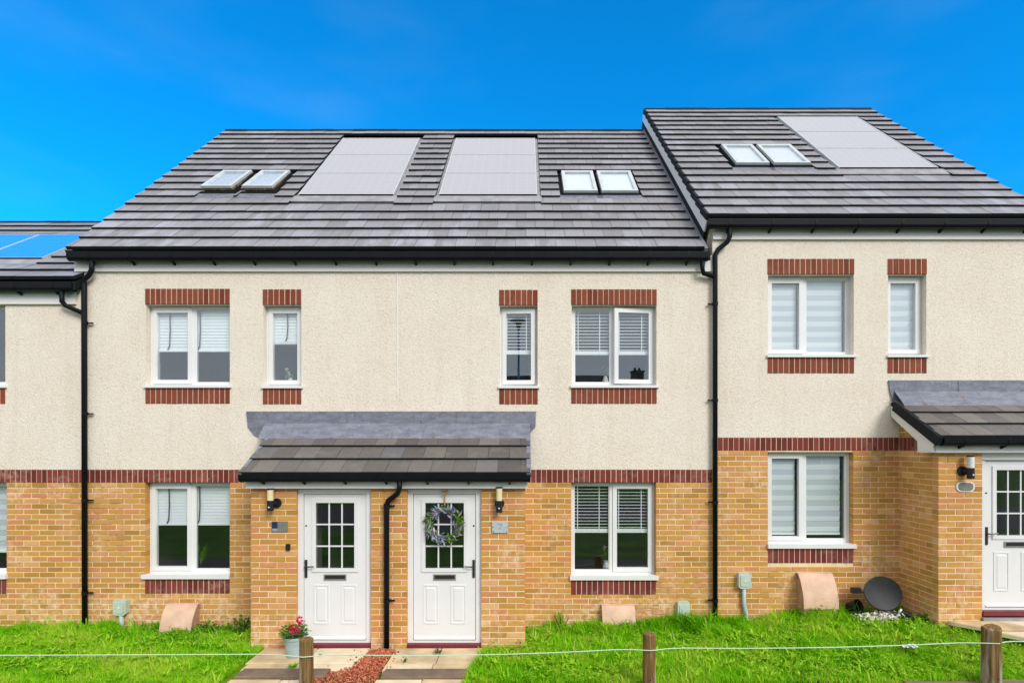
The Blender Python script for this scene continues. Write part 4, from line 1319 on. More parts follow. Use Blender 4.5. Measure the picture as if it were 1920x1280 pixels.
drainpipe('short black drainpipe between the two white front doors',
          [(WX(749, -.875), -0.875, 2.16), (WX(749, -.875), -0.875, 2.06), (WX(745, -.84), -0.84, 1.99), (WX(728, yp), yp, 1.90), (xr_, yp, 1.83), (xr_, yp, 0.0)],
          (xr_, yp, 0), [1.83, 0.62], 1, r=0.034)

# ---------------------------------------------------------------- fittings on the walls
def wall_light(label, px, py_top, py_bot, shade, side, dz=0.0):
    """cylinder lamp: black base with sensor, pale diffuser, black cap, arm to a round back plate"""
    y = DOORY - 0.085
    x, z1, z0 = WX(px, y), WZ(py_top, y), WZ(py_bot, y)
    t = thing('wall_light', label, 'wall light', (x, DOORY, z0), 'lights beside the front doors')
    H = z1 - z0
    zm = z0 + H * 0.46
    MB().lathe([(0, z0), (0.040, z0), (0.041, z0 + .004), (0.041, zm), (0, zm)], 20, (x, y, 0)).build('lamp_base', m_blackm, t, smooth=False)
    MB().lathe([(0.039, zm), (0.039, z1 - 0.018)], 20, (x, y, 0)).build('lamp_shade', shade, t, smooth=True)
    MB().lathe([(0.0, z1 - 0.019), (0.042, z1 - 0.019), (0.042, z1), (0, z1)], 20, (x, y, 0)).build('lamp_cap', m_blackm, t)
    zc = z0 + H * 0.32
    xb = x + side * 0.045
    MB().tube([(xb, DOORY - 0.001, zc), (xb, DOORY - 0.022, zc)], 0.062, 22).build('back_plate', m_blackm, t)
    MB().tube([(xb, DOORY - 0.02, zc), (x, y, zc)], 0.018, 10).build('arm', m_blackm, t)
    MB().tube([(x, y - 0.040, z0 + H * 0.17), (x, y - 0.045, z0 + H * 0.17)], 0.010, 12).build('sensor', m_upvc, t)
wall_light('black wall light with cream diffuser above the slate plaque with navy square', 507, 915, 957, m_cream, 1)
wall_light('black wall light with cream diffuser above the frosted square plaque', 936, 912, 960, m_cream, 0)
wall_light('black wall light with white diffuser above the oval plaque', 1820, 853, 897, m_whited, -1)

def plaque_a():
    y = DOORY
    x0, x1, z0, z1 = WX(510, y), WX(540, y), WZ(996, y), WZ(977, y)
    t = thing('house_plaque', 'rectangular slate house plaque with a navy square beside the doorbell', 'house plaque', (x0, y, z0))
    MB().box(x0, x1, y - 0.012, y + 0.003, z0, z1).build('plate', m_plate, t)
    MB().box(x0 + 0.004, x0 + 0.075, y - 0.014, y - 0.0121, z0 + 0.045, z1 - 0.004).build('square', m_navy, t)
    b = MB()
    b.box(x0 + 0.012, x0 + 0.075, y - 0.0135, y - 0.0121, z0 + 0.030, z0 + 0.036)
    for i in range(5):
        b.box(x0 + 0.014 + i * 0.012, x0 + 0.022 + i * 0.012, y - 0.0135, y - 0.0121, z0 + 0.012, z0 + 0.022)
    b.build('lettering', m_pmark, t)
plaque_a()
def plaque_b():
    y = DOORY
    x0, x1, z0, z1 = WX(923, y), WX(953, y), WZ(998, y), WZ(977, y)
    t = thing('house_plaque', 'frosted clear house plaque with a faint number on four studs', 'house plaque', (x0, y, z0))
    MB().box(x0, x1, y - 0.018, y - 0.012, z0, z1).build('plate', m_glassplate, t)
    for u, v in ((0.1, 0.1), (0.9, 0.1), (0.06, 0.5), (0.94, 0.5)):
        px, pz = x0 + (x1 - x0) * u, z0 + (z1 - z0) * v
        MB().tube([(px, y + 0.002, pz), (px, y - 0.022, pz)], 0.006, 8).build('stud', m_iron, t)
    cx_, cz_ = (x0 + x1) / 2, (z0 + z1) / 2
    b = MB().prism_y([(cx_ - 0.034, cz_ + 0.046), (cx_ + 0.030, cz_ + 0.046), (cx_ + 0.030, cz_ + 0.036), (cx_ - 0.006, cz_ - 0.030), (cx_ - 0.020, cz_ - 0.030), (cx_ + 0.012, cz_ + 0.034), (cx_ - 0.034, cz_ + 0.034)], y - 0.0195, y - 0.0181)
    b.build('number', m_gmark, t)
plaque_b()
def plaque_c():
    y = DOORY
    cx_, cz_ = (WX(1792, y) + WX(1827, y)) / 2, (WZ(902, y) + WZ(922, y)) / 2
    a, h = 0.118, 0.066
    ov = lambda k: [(cx_ + a * k * math.copysign(abs(math.cos(q)) ** 0.6, math.cos(q)), cz_ + h * k * math.copysign(abs(math.sin(q)) ** 0.8, math.sin(q))) for q in [2 * math.pi * i / 28 for i in range(28)]]
    t = thing('house_plaque', 'oval grey house plaque with a white rim', 'house plaque', (cx_, y, cz_))
    MB().prism_y(ov(1.0), y - 0.010, y + 0.002).build('rim', m_upvc, t)
    MB().prism_y(ov(0.82), y - 0.013, y - 0.0101).build('plate', m_plate, t)
plaque_c()
def doorbell():
    y = DOORY
    x0, x1, z0, z1 = WX(537, y), WX(544.5, y), WZ(1031, y), WZ(1019, y)
    t = thing('doorbell', 'small black doorbell on the brick pier beside the white door', 'doorbell', (x0, y, z0))
    MB().prism_y([(x0, z0 + .006), (x0 + .006, z0), (x1 - .006, z0), (x1, z0 + .006), (x1, z1 - .006), (x1 - .006, z1), (x0 + .006, z1), (x0, z1 - .006)], y - 0.022, y + 0.002).build('casing', m_blackm, t)
    MB().tube([((x0 + x1) / 2, y - 0.021, z0 + 0.03), ((x0 + x1) / 2, y - 0.025, z0 + 0.03)], 0.012, 12).build('button', m_iron, t)
doorbell()

def meter_box(label, x0, x1, ztop, zlid, zbot, d=0.225):
    """semi-buried gas meter box with a curved lid"""
    t = thing('meter_box', label, 'meter box', ((x0 + x1) / 2, 0, zbot), 'gas meter boxes along the wall')
    n = 10
    H = ztop - zlid
    curve = []
    for i in range(n + 1):
        u = i / n
        curve.append((-(0.06 + (d - 0.06) * (1 - (1 - u) ** 2.0)), ztop - H * u ** 1.15))
    lid = [(-0.005, ztop + 0.004)] + curve + [(curve[-1][0] + 0.014, zlid - 0.002)] + [(y + 0.014, z - 0.008) for y, z in reversed(curve)] + [(-0.005, ztop - 0.008)]
    MB().prism_x(lid, x0, x1).build('lid', m_pink, t)
    body = [(-0.004, ztop - 0.012)] + [(y + 0.017, z - 0.010) for y, z in curve] + [(-(d - 0.045), zbot), (-0.004, zbot)]
    MB().prism_x(body, x0 + 0.012, x1 - 0.012).build('body', m_pinkd, t)
    yl, zl = curve[-2]
    MB().box((x0 + x1) / 2 - 0.014, (x0 + x1) / 2 + 0.014, yl - 0.008, yl + 0.01, zl - 0.012, zl + 0.012).build('catch', m_pinkd, t)
    for xh in (x0, x1):
        MB().box(xh - 0.004, xh + 0.004, -0.03, -0.004, ztop - 0.06, ztop - 0.01).build('hinge', m_pinkd, t)
meter_box('pink gas meter box almost sunk in grass below the roller blind window', -5.06, -4.62, 0.365, -0.02, -0.2)
meter_box('pink gas meter box sunk in grass below the venetian blind window', WX(1127), WX(1188), 0.345, 0.0, -0.2, 0.16)
meter_box('pink gas meter box with stained curved lid standing clear of the grass beside the dish', WX(1495, -.04), WX(1559, -.04), 0.80, 0.345, 0.10)

def isolator(label, x0, x1, z0, z1, pipe_pts, group='small grey service boxes'):
    t = thing('service_box', label, 'service box', ((x0 + x1) / 2, 0, z0), group)
    c = 0.03
    pr = [(x0, z0 + c), (x0 + c, z0), (x1 - c, z0), (x1, z0 + c), (x1, z1 - .012), (x1 - .012, z1), (x0 + .012, z1), (x0, z1 - .012)]
    MB().prism_y(pr, -0.075, 0.002).build('casing', m_grey, t)
    q = 0.02
    cx_, cz_ = (x0 + x1) / 2, (z0 + z1) / 2
    MB().prism_y([(cx_ + (x - cx_) * 0.72, cz_ + (z - cz_) * 0.72) for x, z in pr], -0.085, -0.0751).build('cover', m_grey, t)
    MB().tube([(cx_, -0.084, cz_), (cx_, -0.090, cz_)], 0.012, 10).build('screw', m_upvc, t)
    MB().tube(pipe_pts, 0.028, 12).build('conduit', m_pipe, t, smooth=True)
x0, x1 = WX(212, -.07), WX(236, -.07)
isolator('small grey service box on a short conduit beside the corner drainpipe', x0, x1, WZ(1153, -.07), WZ(1124, -.07), [((x0 + x1) / 2, -0.04, WZ(1152, -.07)), ((x0 + x1) / 2 + .01, -0.04, 0.08), ((x0 + x1) / 2 + .02, -0.05, -0.08)])
x0, x1 = WX(1385, -.07), WX(1408, -.07)
isolator('small grey service box on a long conduit on the taller house', x0, x1, WZ(1103, -.07), WZ(1074, -.07), [((x0 + x1) / 2, -0.04, WZ(1102, -.07)), ((x0 + x1) / 2, -0.04, WZ(1132, -.07)), ((x0 + x1) / 2 + .03, -0.05, WZ(1150, -.07)), ((x0 + x1) / 2 + .03, -0.05, 0.0)])
x0, x1 = WX(1271, -.07), WX(1293, -.07)
isolator('small grey service box half hidden in long grass beside the tall drainpipe', x0, x1, 0.12, WZ(1128, -.07), [((x0 + x1) / 2, -0.04, 0.13), ((x0 + x1) / 2, -0.04, -0.1)])

def dish():
    yc = -0.26
    cx_, cz_ = WX(1651, yc), WZ(1111, yc)
    t = thing('satellite_dish', 'charcoal oval satellite dish lying against the brick wall by white stones', 'satellite dish', (cx_, yc, cz_ - 0.25))
    a, b = WX(1690, yc) - cx_, WZ(1081, yc) - cz_
    R = Euler((math.radians(-12), math.radians(6), math.radians(8))).to_matrix()
    n, m = 40, 8
    vs, fs = [], []
    for i in range(m + 1):
        k = i / m
        for j in range(n):
            q = 2 * math.pi * j / n
            vs.append((a * k * math.cos(q), -0.055 * k * k, b * k * math.sin(q)))
    for i in range(m):
        for j in range(n):
            fs.append((i * n + j, i * n + (j + 1) % n, (i + 1) * n + (j + 1) % n, (i + 1) * n + j))
    # rim lip and back
    for k, y in ((1.0, -0.055), (1.025, -0.052), (1.025, -0.040), (0.97, -0.036)):
        for j in range(n):
            q = 2 * math.pi * j / n
            vs.append((a * k * math.cos(q), y, b * k * math.sin(q)))
    for i in range(m + 1, m + 4):
        for j in range(n):
            fs.append((i * n + j, i * n + (j + 1) % n, (i + 1) * n + (j + 1) % n, (i + 1) * n + j))
    C = Vector((cx_, yc, cz_))
    MB().add([tuple(C + R @ Vector(v)) for v in vs], fs).build('reflector', m_dish, t, smooth=True)
    def W(x, y, z): return tuple(C + R @ Vector((x, y, z)))
    arm = MB().tube([W(-a * 0.55, 0.04, -0.01), W(-a * 1.05, 0.03, 0.0), W(-a * 1.28, 0.0, 0.005)], [0.022, 0.018, 0.016], 10)
    arm.build('mount_arm', m_alu, t)
    q = Vector(W(-a * 1.38, -0.01, 0.01))
    MB().box(q.x - 0.05, q.x + 0.065, q.y - 0.03, q.y + 0.03, q.z - 0.035, q.z + 0.035).build('clamp', m_blackm, t)
    MB().tube([W(a * .15, 0.0, -b * 0.95), W(a * .45, -0.12, -b * 1.12), W(a * .72, -0.16, -b * 1.08)], 0.011, 8).build('feed_arm', m_iron, t)
    MB().tube([W(a * .60, -0.13, -b * 1.02), W(a * .92, -0.20, -b * 1.20)], 0.036, 12).build('receiver', m_blackm, t)
    MB().tube([W(a * .55, -0.12, -b * .96), W(a * .60, -0.13, -b * 1.01)], 0.036, 12).build('receiver_cap', m_upvc, t)
    MB().tube([W(a * .55, -0.16, -b * 1.1), W(a * .62, -0.2, -b * 1.35), W(a * .80, -0.22, -b * 1.5)], 0.007, 6).build('cable', m_upvc, t)
dish()
yb_ = -0.14
bx_ = WX(1594, yb_)
t = thing('plastic_pot', 'small black plastic pot tipped on its side beside the dish', 'plant pot', (bx_, yb_, 0.2))
o = MB().lathe([(0.0, 0.0), (0.060, 0.0), (0.085, 0.13), (0.098, 0.13), (0.098, 0.155), (0.084, 0.155), (0.058, 0.02), (0, 0.02)], 20).build('pot', m_blackm, t)
o.location = (bx_, yb_ + 0.04, WZ(1139, yb_))
o.rotation_euler = (math.radians(70), math.radians(15), math.radians(20))
pts = [(WX(random.uniform(1606, 1680), -0.35), random.uniform(-0.48, -0.22), 0.0) for _ in range(170)]
pts = [(x, y, float(ground_z(x, y)) + random.uniform(0.02, 0.10)) for x, y, z in pts]
stones('white_stones', m_rubble, pts, 0.026, kind='stuff', label='heap of white stones in the grass under the satellite dish')

# ---------------------------------------------------------------- plants
def leaf_card(b, p, d, n, l, w, mi=0, curl=0.25):
    """one folded leaf from p along d"""
    d = d.normalized()
    s = d.cross(n).normalized()
    u = s.cross(d).normalized()
    m1 = p + d * l * 0.45 + u * l * curl * 0.3
    t = p + d * l - u * l * curl * 0.2
    b.add([tuple(p), tuple(m1 + s * w / 2 + u * w * 0.12), tuple(t), tuple(m1 - s * w / 2 + u * w * 0.12), tuple(m1)], [(0, 4, 1), (1, 4, 2), (2, 4, 3), (3, 4, 0)], mi)

def rv(a=1.0):
    return Vector((random.gauss(0, a), random.gauss(0, a), random.gauss(0, a)))

def wreath():
    y = DOORY + 0.045 - 0.03
    cx_, cz_ = WX(833.5, y), WZ(982, y)
    t = thing('wreath', 'round wreath of lavender, blue and green sprigs hung on the white door', 'wreath', (cx_, y, cz_))
    R, r = 0.185, 0.045
    ring = [(cx_ + R * math.cos(q), y, cz_ + R * math.sin(q)) for q in [2 * math.pi * i / 30 for i in range(31)]]
    MB().tube(ring, 0.014, 6, caps=False).build('hoop', m_twig, t)
    parts = {'foliage': (m_leaf, MB()), 'lavender': (m_lav, MB()), 'blue_sprigs': (m_lavb, MB())}
    for i in range(820):
        q = random.uniform(0, 2 * math.pi)
        sect = (math.sin(q * 2.5 + 0.6) + math.sin(q * 5.3)) * 0.5
        k = random.random()
        if sect > 0.25: key = 'foliage' if k < 0.65 else 'lavender'
        elif sect < -0.3: key = 'blue_sprigs' if k < 0.6 else 'lavender'
        else: key = 'lavender' if k < 0.55 else ('foliage' if k < 0.8 else 'blue_sprigs')
        rr = R + random.gauss(0, 0.022)
        p = Vector((cx_ + rr * math.cos(q), y + random.uniform(-0.04, 0.015), cz_ + rr * math.sin(q)))
        out = Vector((math.cos(q), 0, math.sin(q)))
        tan = Vector((-math.sin(q), 0, math.cos(q)))
        d = out * random.uniform(-0.3, 1.0) + tan * random.uniform(0.1, 1.2) + Vector((0, random.uniform(-0.7, 0.1), 0))
        L_ = random.uniform(0.03, 0.09)
        leaf_card(parts[key][1], p, d, Vector((0, -1, 0)) + rv(0.4), L_, L_ * (0.42 if key == 'foliage' else 0.24))
    for nm, (m, b) in parts.items():
        b.build(nm, m, t)
    MB().tube([(cx_, y + 0.005, cz_ + R), (cx_ + 0.004, y + 0.004, WZ(935, y)), (cx_ + 0.002, y + 0.006, WZ(918, y) - 0.01)], 0.009, 6).build('ribbon', m_ribbon, t)
    b = MB()
    for s in (-1, 1):
        leaf_card(b, Vector((cx_, y, WZ(922, y))), Vector((s, -0.1, 0.5)), Vector((0, -1, 0)), 0.06, 0.03)
        leaf_card(b, Vector((cx_, y, WZ(922, y))), Vector((s * 0.5, -0.1, -1)), Vector((0, -1, 0)), 0.06, 0.02)
    b.build('bow', m_ribbon, t)
wreath()

def flower_pot():
    y = -1.0
    x = WX(553, y)
    t = thing('flower_pot', 'sage green flower pot of red and magenta geraniums by the door', 'flower pot', (x, y, 0.012))
    z = 0.012
    k = 1.0
    r1 = WX(574, y) - x
    H = WZ(1190, y) - z
    MB().lathe([(0, z), (r1 * .68, z), (r1 * .72, z + .012), (r1 * .80, z + H * .45), (r1 * .815, z + H * .46), (r1 * .80, z + H * .48), (r1 * .90, z + H * .86), (r1 * 1.0, z + H * .87), (r1 * 1.02, z + H), (r1 * .94, z + H), (r1 * .88, z + H * .84), (0, z + H * .84)], 28, (x, y, 0)).build('pot', m_pot, t, smooth=False)
    MB().lathe([(0, z + H * .86), (r1 * .89, z + H * .855)], 20, (x, y, 0)).build('soil', m_potsoil, t)
    f = MB()
    top = z + H * 0.95
    for i in range(230):
        q = random.uniform(0, 6.28)
        rr = r1 * 1.15 * math.sqrt(random.random())
        hh = random.uniform(0.0, 0.15) * (1.15 - 0.6 * rr / (r1 * 1.2))
        p = Vector((x + rr * math.cos(q), y + rr * math.sin(q), top + hh))
        d = Vector((math.cos(q), math.sin(q), random.uniform(-0.2, 0.9)))
        leaf_card(f, p, d, Vector((0, 0, 1)) + rv(0.4), random.uniform(0.03, 0.055), random.uniform(0.025, 0.045))
    f.build('foliage', m_leaf, t)
    st = MB()
    for (dx, dy, dz_, n, m, R_) in ((0.085, -0.06, 0.245, 30, m_petal, 0.042), (0.055, -0.11, 0.135, 30, m_petal, 0.046), (0.0, -0.12, 0.175, 20, m_petal_r, 0.036), (0.115, -0.07, 0.165, 10, m_petal_r, 0.018), (0.10, 0.03, 0.205, 8, m_pinkp, 0.02)):
        c = Vector((x + dx, y + dy, top + dz_ - 0.03))
        fl = MB()
        for i in range(n):
            d = rv()
            d.y -= 0.6
            leaf_card(fl, c + d.normalized() * R_ * 0.45, d, rv(), R_ * 0.9, R_ * 0.75)
        fl.build('flower', m, t)
        st.tube([(x + dx * 0.4, y + dy * .4, top - 0.02), (c.x, c.y, c.z)], 0.003, 5)
    st.build('stem', m_leaf, t)
flower_pot()

def in_path(x, y):
    return ((x > -3.36) & (x < -0.56 + (y + 0.75) * 0.14) & (y < -0.70)) | ((x > 5.75 + (-0.745 - y) * 1.0) & (y < -0.72) & (x < 8.3))
def blocked(x, y):
    p = ((x > PA0 - 0.01) & (x < PA1 + 0.01) & (y > DOORY - 0.01)) | ((x > PC0 - 0.01) & (y > DOORY - 0.01))
    w = (x > 4.72) & (x < 5.28) & (y > -0.47) & (y < -0.22)
    return in_path(x, y) | p | w

def fnoise(x, y, s, k=0):
    return (np.sin(x * s * 1.0 + 1.3 + k) * np.cos(y * s * 1.7 - 0.6 * k) + np.sin((x * 0.7 + y * 1.3) * s * 1.9 + 2.1 * k) * 0.7 + np.cos((x * 1.6 - y * 0.8) * s * 2.7 + k) * 0.5) / 2.2

def build_grass():
    N = 330000
    x = rng.uniform(-8.4, 8.4, N)
    y = rng.uniform(EDGE_Y - 0.02, -0.015, N)
    # tufts: pull blades towards clump centres
    cs = 0.055
    jx = np.floor(x / cs); jy = np.floor(y / cs)
    hx = np.modf(np.abs(np.sin(jx * 127.1 + jy * 311.7) * 43758.5453))[0]
    hy = np.modf(np.abs(np.sin(jx * 269.5 + jy * 183.3) * 43758.5453))[0]
    cxx = (jx + 0.2 + 0.6 * hx) * cs; cyy = (jy + 0.2 + 0.6 * hy) * cs
    pull = 0.45
    ox, oy = x - cxx, y - cyy
    x = cxx + ox * (1 - pull); y = cyy + oy * (1 - pull)
    ok = ~blocked(x, y)
    dens = 0.62 + 0.5 * fnoise(x, y, 3.1, 2)
    ok &= rng.random(N) < np.clip(dens + 0.3, 0.45, 1)
    x, y, ox, oy, hx = x[ok], y[ok], ox[ok], oy[ok], hx[ok]
    n = len(x)
    z = ground_z(x, y) - 0.02
    wall = np.clip((y + 0.55) / 0.5, 0, 1)                       # longer along the wall
    right = sstep((x - 0.1) / 1.0)
    h = 0.050 + 0.035 * rng.random(n) + 0.030 * np.clip(fnoise(x, y, 2.2, 5), -0.6, 1)
    tall = np.clip(fnoise(x, y * 0.6, 2.6, 9) + 0.25, 0, 1)
    h += wall * (0.005 + 0.11 * tall * (0.6 + 0.45 * right)) * (0.5 + rng.random(n))
    h += 0.02 * right * np.clip((y + 1.5) / 0.8, 0, 1) * rng.random(n)
    h *= 0.75 + 0.5 * hx
    tuft = np.zeros(n)
    for k in range(70):
        tx = rng.uniform(0.15, 5.2) if k < 46 else rng.uniform(-7.4, -3.7)
        ty = -0.06 - abs(rng.normal(0, 0.16))
        tr = rng.uniform(0.06, 0.20)
        tuft = np.maximum(tuft, rng.uniform(0.04, 0.15 if k < 46 else 0.10) * np.clip(1.3 - np.hypot(x - tx, (y - ty) * 1.2) / tr, 0, 1))
    for tx in (2.27, 2.2, 2.33):
        tuft = np.maximum(tuft, 0.24 * np.clip(1.3 - np.hypot(x - tx, (y + 0.15) * 1.0) / 0.14, 0, 1))
    h += tuft * rng.uniform(0.3, 1.1, n)
    tallb = rng.random(n) < 0.012
    h = np.where(tallb, h * 1.9 + 0.03, h)
    h = np.clip(h, 0.025, 0.34)
    w = rng.uniform(0.0028, 0.0058, n) * (1 + 0.8 * (h > 0.12))
    ang = rng.uniform(0, 2 * np.pi, n)
    lean = rng.uniform(0.15, 0.85, n) * h
    la = np.arctan2(oy, ox) + rng.normal(0, 0.6, n)
    lx, ly = np.cos(la) * lean, np.sin(la) * lean
    sx, sy = np.cos(ang) * w, np.sin(ang) * w
    V = np.zeros((n, 5, 3))
    V[:, 0] = np.stack([x - sx, y - sy, z], 1)
    V[:, 1] = np.stack([x + sx, y + sy, z], 1)
    mx, my, mz = x + lx * 0.35, y + ly * 0.35, z + h * 0.62
    V[:, 2] = np.stack([mx + sx * 0.75, my + sy * 0.75, mz], 1)
    V[:, 3] = np.stack([mx - sx * 0.75, my - sy * 0.75, mz], 1)
    V[:, 4] = np.stack([x + lx, y + ly, z + h * (1 - 0.25 * (lean / h))], 1)
    V[:, 4, 1] = np.minimum(V[:, 4, 1], -0.004)
    idx = (np.arange(n) * 5)[:, None]
    T = np.concatenate([idx + np.array([[0, 1, 2]]), idx + np.array([[0, 2, 3]]), idx + np.array([[3, 2, 4]])], 1).reshape(-1, 3)
    me = bpy.data.meshes.new('grass')
    me.vertices.add(n * 5)
    me.vertices.foreach_set('co', V.reshape(-1))
    me.loops.add(len(T) * 3)
    me.loops.foreach_set('vertex_index', T.reshape(-1).astype(np.int32))
    me.polygons.add(len(T))
    me.polygons.foreach_set('loop_start', np.arange(len(T), dtype=np.int32) * 3)
    me.polygons.foreach_set('loop_total', np.full(len(T), 3, dtype=np.int32))
    patch = 0.66 + 0.36 * fnoise(x, y, 1.9, 3) + 0.20 * fnoise(x, y, 6.5, 1)
    patch = patch + 0.12 * (1 - wall) - 0.14 * wall
    tint = np.clip(patch + rng.normal(0, 0.15, n) + 0.08 * (hx - 0.5), 0.0, 0.96)
    dryp = np.clip(fnoise(x, y, 1.1, 31) - 0.35, 0, 1) * 0.5
    dry = rng.random(n) < 0.012 + dryp * 0.35
    tint = np.where(dry, 1.0, tint)
    at = me.attributes.new('tint', 'FLOAT', 'POINT')
    at.data.foreach_set('value', np.repeat(tint, 5).astype(np.float32))
    me.materials.append(m_grass)
    me.update()
    me.validate()
    link('grass', me, kind='stuff', label='bright green long grass growing up to the brick walls')
build_grass()

def clover():
    b = MB()
    for i in range(9000):
        x = random.uniform(-8.2, 8.2); y = random.uniform(EDGE_Y, -0.08)
        dens = float(fnoise(x, y, 1.6, 12))
        if x > 2.5: dens += 0.35
        near = (-0.6 < x < 0.35 and y > -1.2)
        if dens < 0.15 and not near: continue
        if bool(blocked(np.array(x), np.array(y))): continue
        z = float(ground_z(x, y)) + random.uniform(0.03, 0.085)
        for k in range(3):
            q = random.uniform(0, 6.28)
            leaf_card(b, Vector((x, y, z)), Vector((math.cos(q), math.sin(q), random.uniform(0.05, 0.7))), Vector((0, 0, 1)), random.uniform(0.018, 0.045), random.uniform(0.012, 0.024))
    for i in range(520):
        x = random.uniform(-8.2, 8.2) if i % 3 else random.uniform(2.5, 7.5); y = random.uniform(EDGE_Y + .02, -0.45)
        if bool(blocked(np.array(x), np.array(y))): continue
        z = float(ground_z(x, y)) + 0.03
        for k in range(random.randint(5, 9)):
            q = random.uniform(0, 6.28)
            leaf_card(b, Vector((x, y, z)), Vector((math.cos(q), math.sin(q), random.uniform(0.25, 1.1))), Vector((0, 0, 1)), random.uniform(0.06, 0.13), random.uniform(0.016, 0.030))
    b.build('ground_cover', m_leaf_y, kind='stuff', label='small broad leaves of clover and weeds among the grass')
    f = MB()
    for i in range(420):
        x = random.uniform(-8.2, 8.0); y = random.uniform(EDGE_Y, -0.05)
        if bool(blocked(np.array(x), np.array(y))): continue
        if float(fnoise(x, y, 1.3, 21)) < 0.0 and random.random() < 0.7: continue
        z = float(ground_z(x, y)) + random.uniform(0.08, 0.17) + (0.06 if y > -0.4 else 0)
        for k in range(5):
            q = k * 1.257 + random.random()
            leaf_card(f, Vector((x, y, z)), Vector((math.cos(q), math.sin(q), 0.4)), Vector((0, 0, 1)), 0.011, 0.010)
    f.build('buttercups', m_yellow, kind='stuff', label='scattered yellow buttercups in the long grass')
clover()

def weed(label, x, y, z, n, l, w, m, spread=0.6, cat='weed', name='weed', h=0.0):
    t = thing(name, label, cat, (x, y, z))
    b = MB()
    for i in range(n):
        q = random.uniform(0, 6.28)
        d = Vector((math.cos(q) * spread, math.sin(q) * spread, random.uniform(0.25, 1.0)))
        p = Vector((x + math.cos(q) * l * 0.2, y + math.sin(q) * l * 0.2, z + random.uniform(0, h)))
        leaf_card(b, p, d, Vector((0, 0, 1)), l * random.uniform(0.6, 1.15), w)
    b.build('foliage', m, t)
    s = MB()
    s.tube([(x, y, z - 0.02), (x, y, z + max(h, 0.02))], 0.004, 5)
    s.build('stem', m_leaf_d, t)
weed('leafy lime weed growing in a joint of the paving beside the wooden post', WX(549, -1.38), -1.38, 0.01, 26, 0.075, 0.035, m_leaf_y)
weed('dark spiky weed growing in the slab joint before the wreathed door', WX(820, -0.95), -0.95, 0.012, 24, 0.08, 0.014, m_leaf_d)
weed('low green weed in the paving joint nearest the red chippings', WX(757, -1.22), -1.22, 0.01, 16, 0.06, 0.014, m_leaf)
weed('tiny tuft in the slab joint of the flower pot path', WX(601, -1.02), -1.02, 0.01, 12, 0.035, 0.012, m_leaf)
weed('small weed at the edge of the slabs left of the chippings', WX(668, -1.25), -1.25, 0.008, 12, 0.05, 0.012, m_leaf)
for (lab, px, y, h, n, l) in (('dark bushy weed beside the pink meter box under the roller blind', 392, -0.22, 0.20, 130, 0.07),
                              ('dark bushy weed against the brick pier of the porch', 455, -0.16, 0.26, 140, 0.07),
                              ('tall tuft of grass standing against the wall under the venetian blinds', 1053, -0.10, 0.26, 60, 0.12),
                              ('leafy weed at the foot of the stepped up porch side wall', 1728, -0.55, 0.10, 36, 0.11)):
    x = WX(px, y)
    z = float(ground_z(x, y))
    tall = 'tuft' in lab
    t = thing('grass_tuft' if tall else 'bushy_weed', lab, 'weed', (x, y, z))
    b = MB()
    for i in range(n):
        q = random.uniform(0, 6.28)
        rr = random.uniform(0, 0.05 if tall else 0.22)
        p = Vector((x + rr * math.cos(q), y + rr * math.sin(q) * 0.5, z + random.uniform(0, h) * (1 - rr * 2)))
        d = Vector((math.cos(q) * (0.25 if tall else 1), math.sin(q) * 0.6, random.uniform(0.6, 1.6) if tall else random.uniform(-0.1, 0.8)))
        leaf_card(b, p, d, Vector((0, 0, 1)) + rv(.2), l * random.uniform(0.5, 1.2), l * (0.08 if tall else 0.5))
    b.build('foliage', m_leaf_y if tall else m_leaf, t)
    s = MB()
    for i in range(7):
        s.tube([(x + random.uniform(-.03, .03), y, z - 0.02), (x + random.uniform(-.12, .12), y + random.uniform(-.05, .03), z + h * random.uniform(0.6, 1.0))], 0.004, 5)
    s.build('stem', m_leaf_d, t)

# flowers on the window boards inside
def vase(label, x, y, z, m, n, tall):
    t = thing('vase_of_flowers', label, 'flowers', (x, y, z))
    MB().lathe([(0, 0), (0.035, 0), (0.05, 0.05), (0.03, 0.12), (0.036, 0.14), (0.03, 0.138)], 14, (x, y, z)).build('vase', m_upvc, t)
    s, f, l = MB(), MB(), MB()
    for i in range(n):
        p = Vector((x + random.gauss(0, 0.05), y + random.gauss(0, 0.03), z + tall + random.gauss(0, 0.04)))
        s.tube([(x, y, z + 0.1), tuple(p)], 0.003, 5)
        for k in range(9):
            d = rv(); d.y -= 0.5
            leaf_card(f, p, d, rv(), 0.035, 0.028)
        for k in range(3):
            leaf_card(l, Vector((x, y, z + 0.12)).lerp(p, random.random()), rv() + Vector((0, 0, .4)), rv(), 0.07, 0.025)
    s.build('stem', m_leaf, t); f.build('blossom', m, t); l.build('leaves', m_leaf, t)
vase('vase of pink flowers inside the ground floor venetian blind window', WX(1136, 0.42), 0.42, WZ(1068, .42), m_pinkp, 3, 0.32)
vase('vase of cream flowers inside the narrow window above the shared porch', WX(545, 0.42), 0.42, WZ(722, .42), m_creamp, 6, 0.17)
vase('vase of pale pink flowers inside the upper venetian blind window', WX(1135, 0.42), 0.42, WZ(722, .42), m_pinkp, 4, 0.27)

weed('green houseplant with long leaves inside the ground floor roller blind window', WX(376, 0.42), 0.42, WZ(1062, 0.42), 20, 0.22, 0.05, m_leaf, 0.22, 'houseplant', 'houseplant', 0.22)

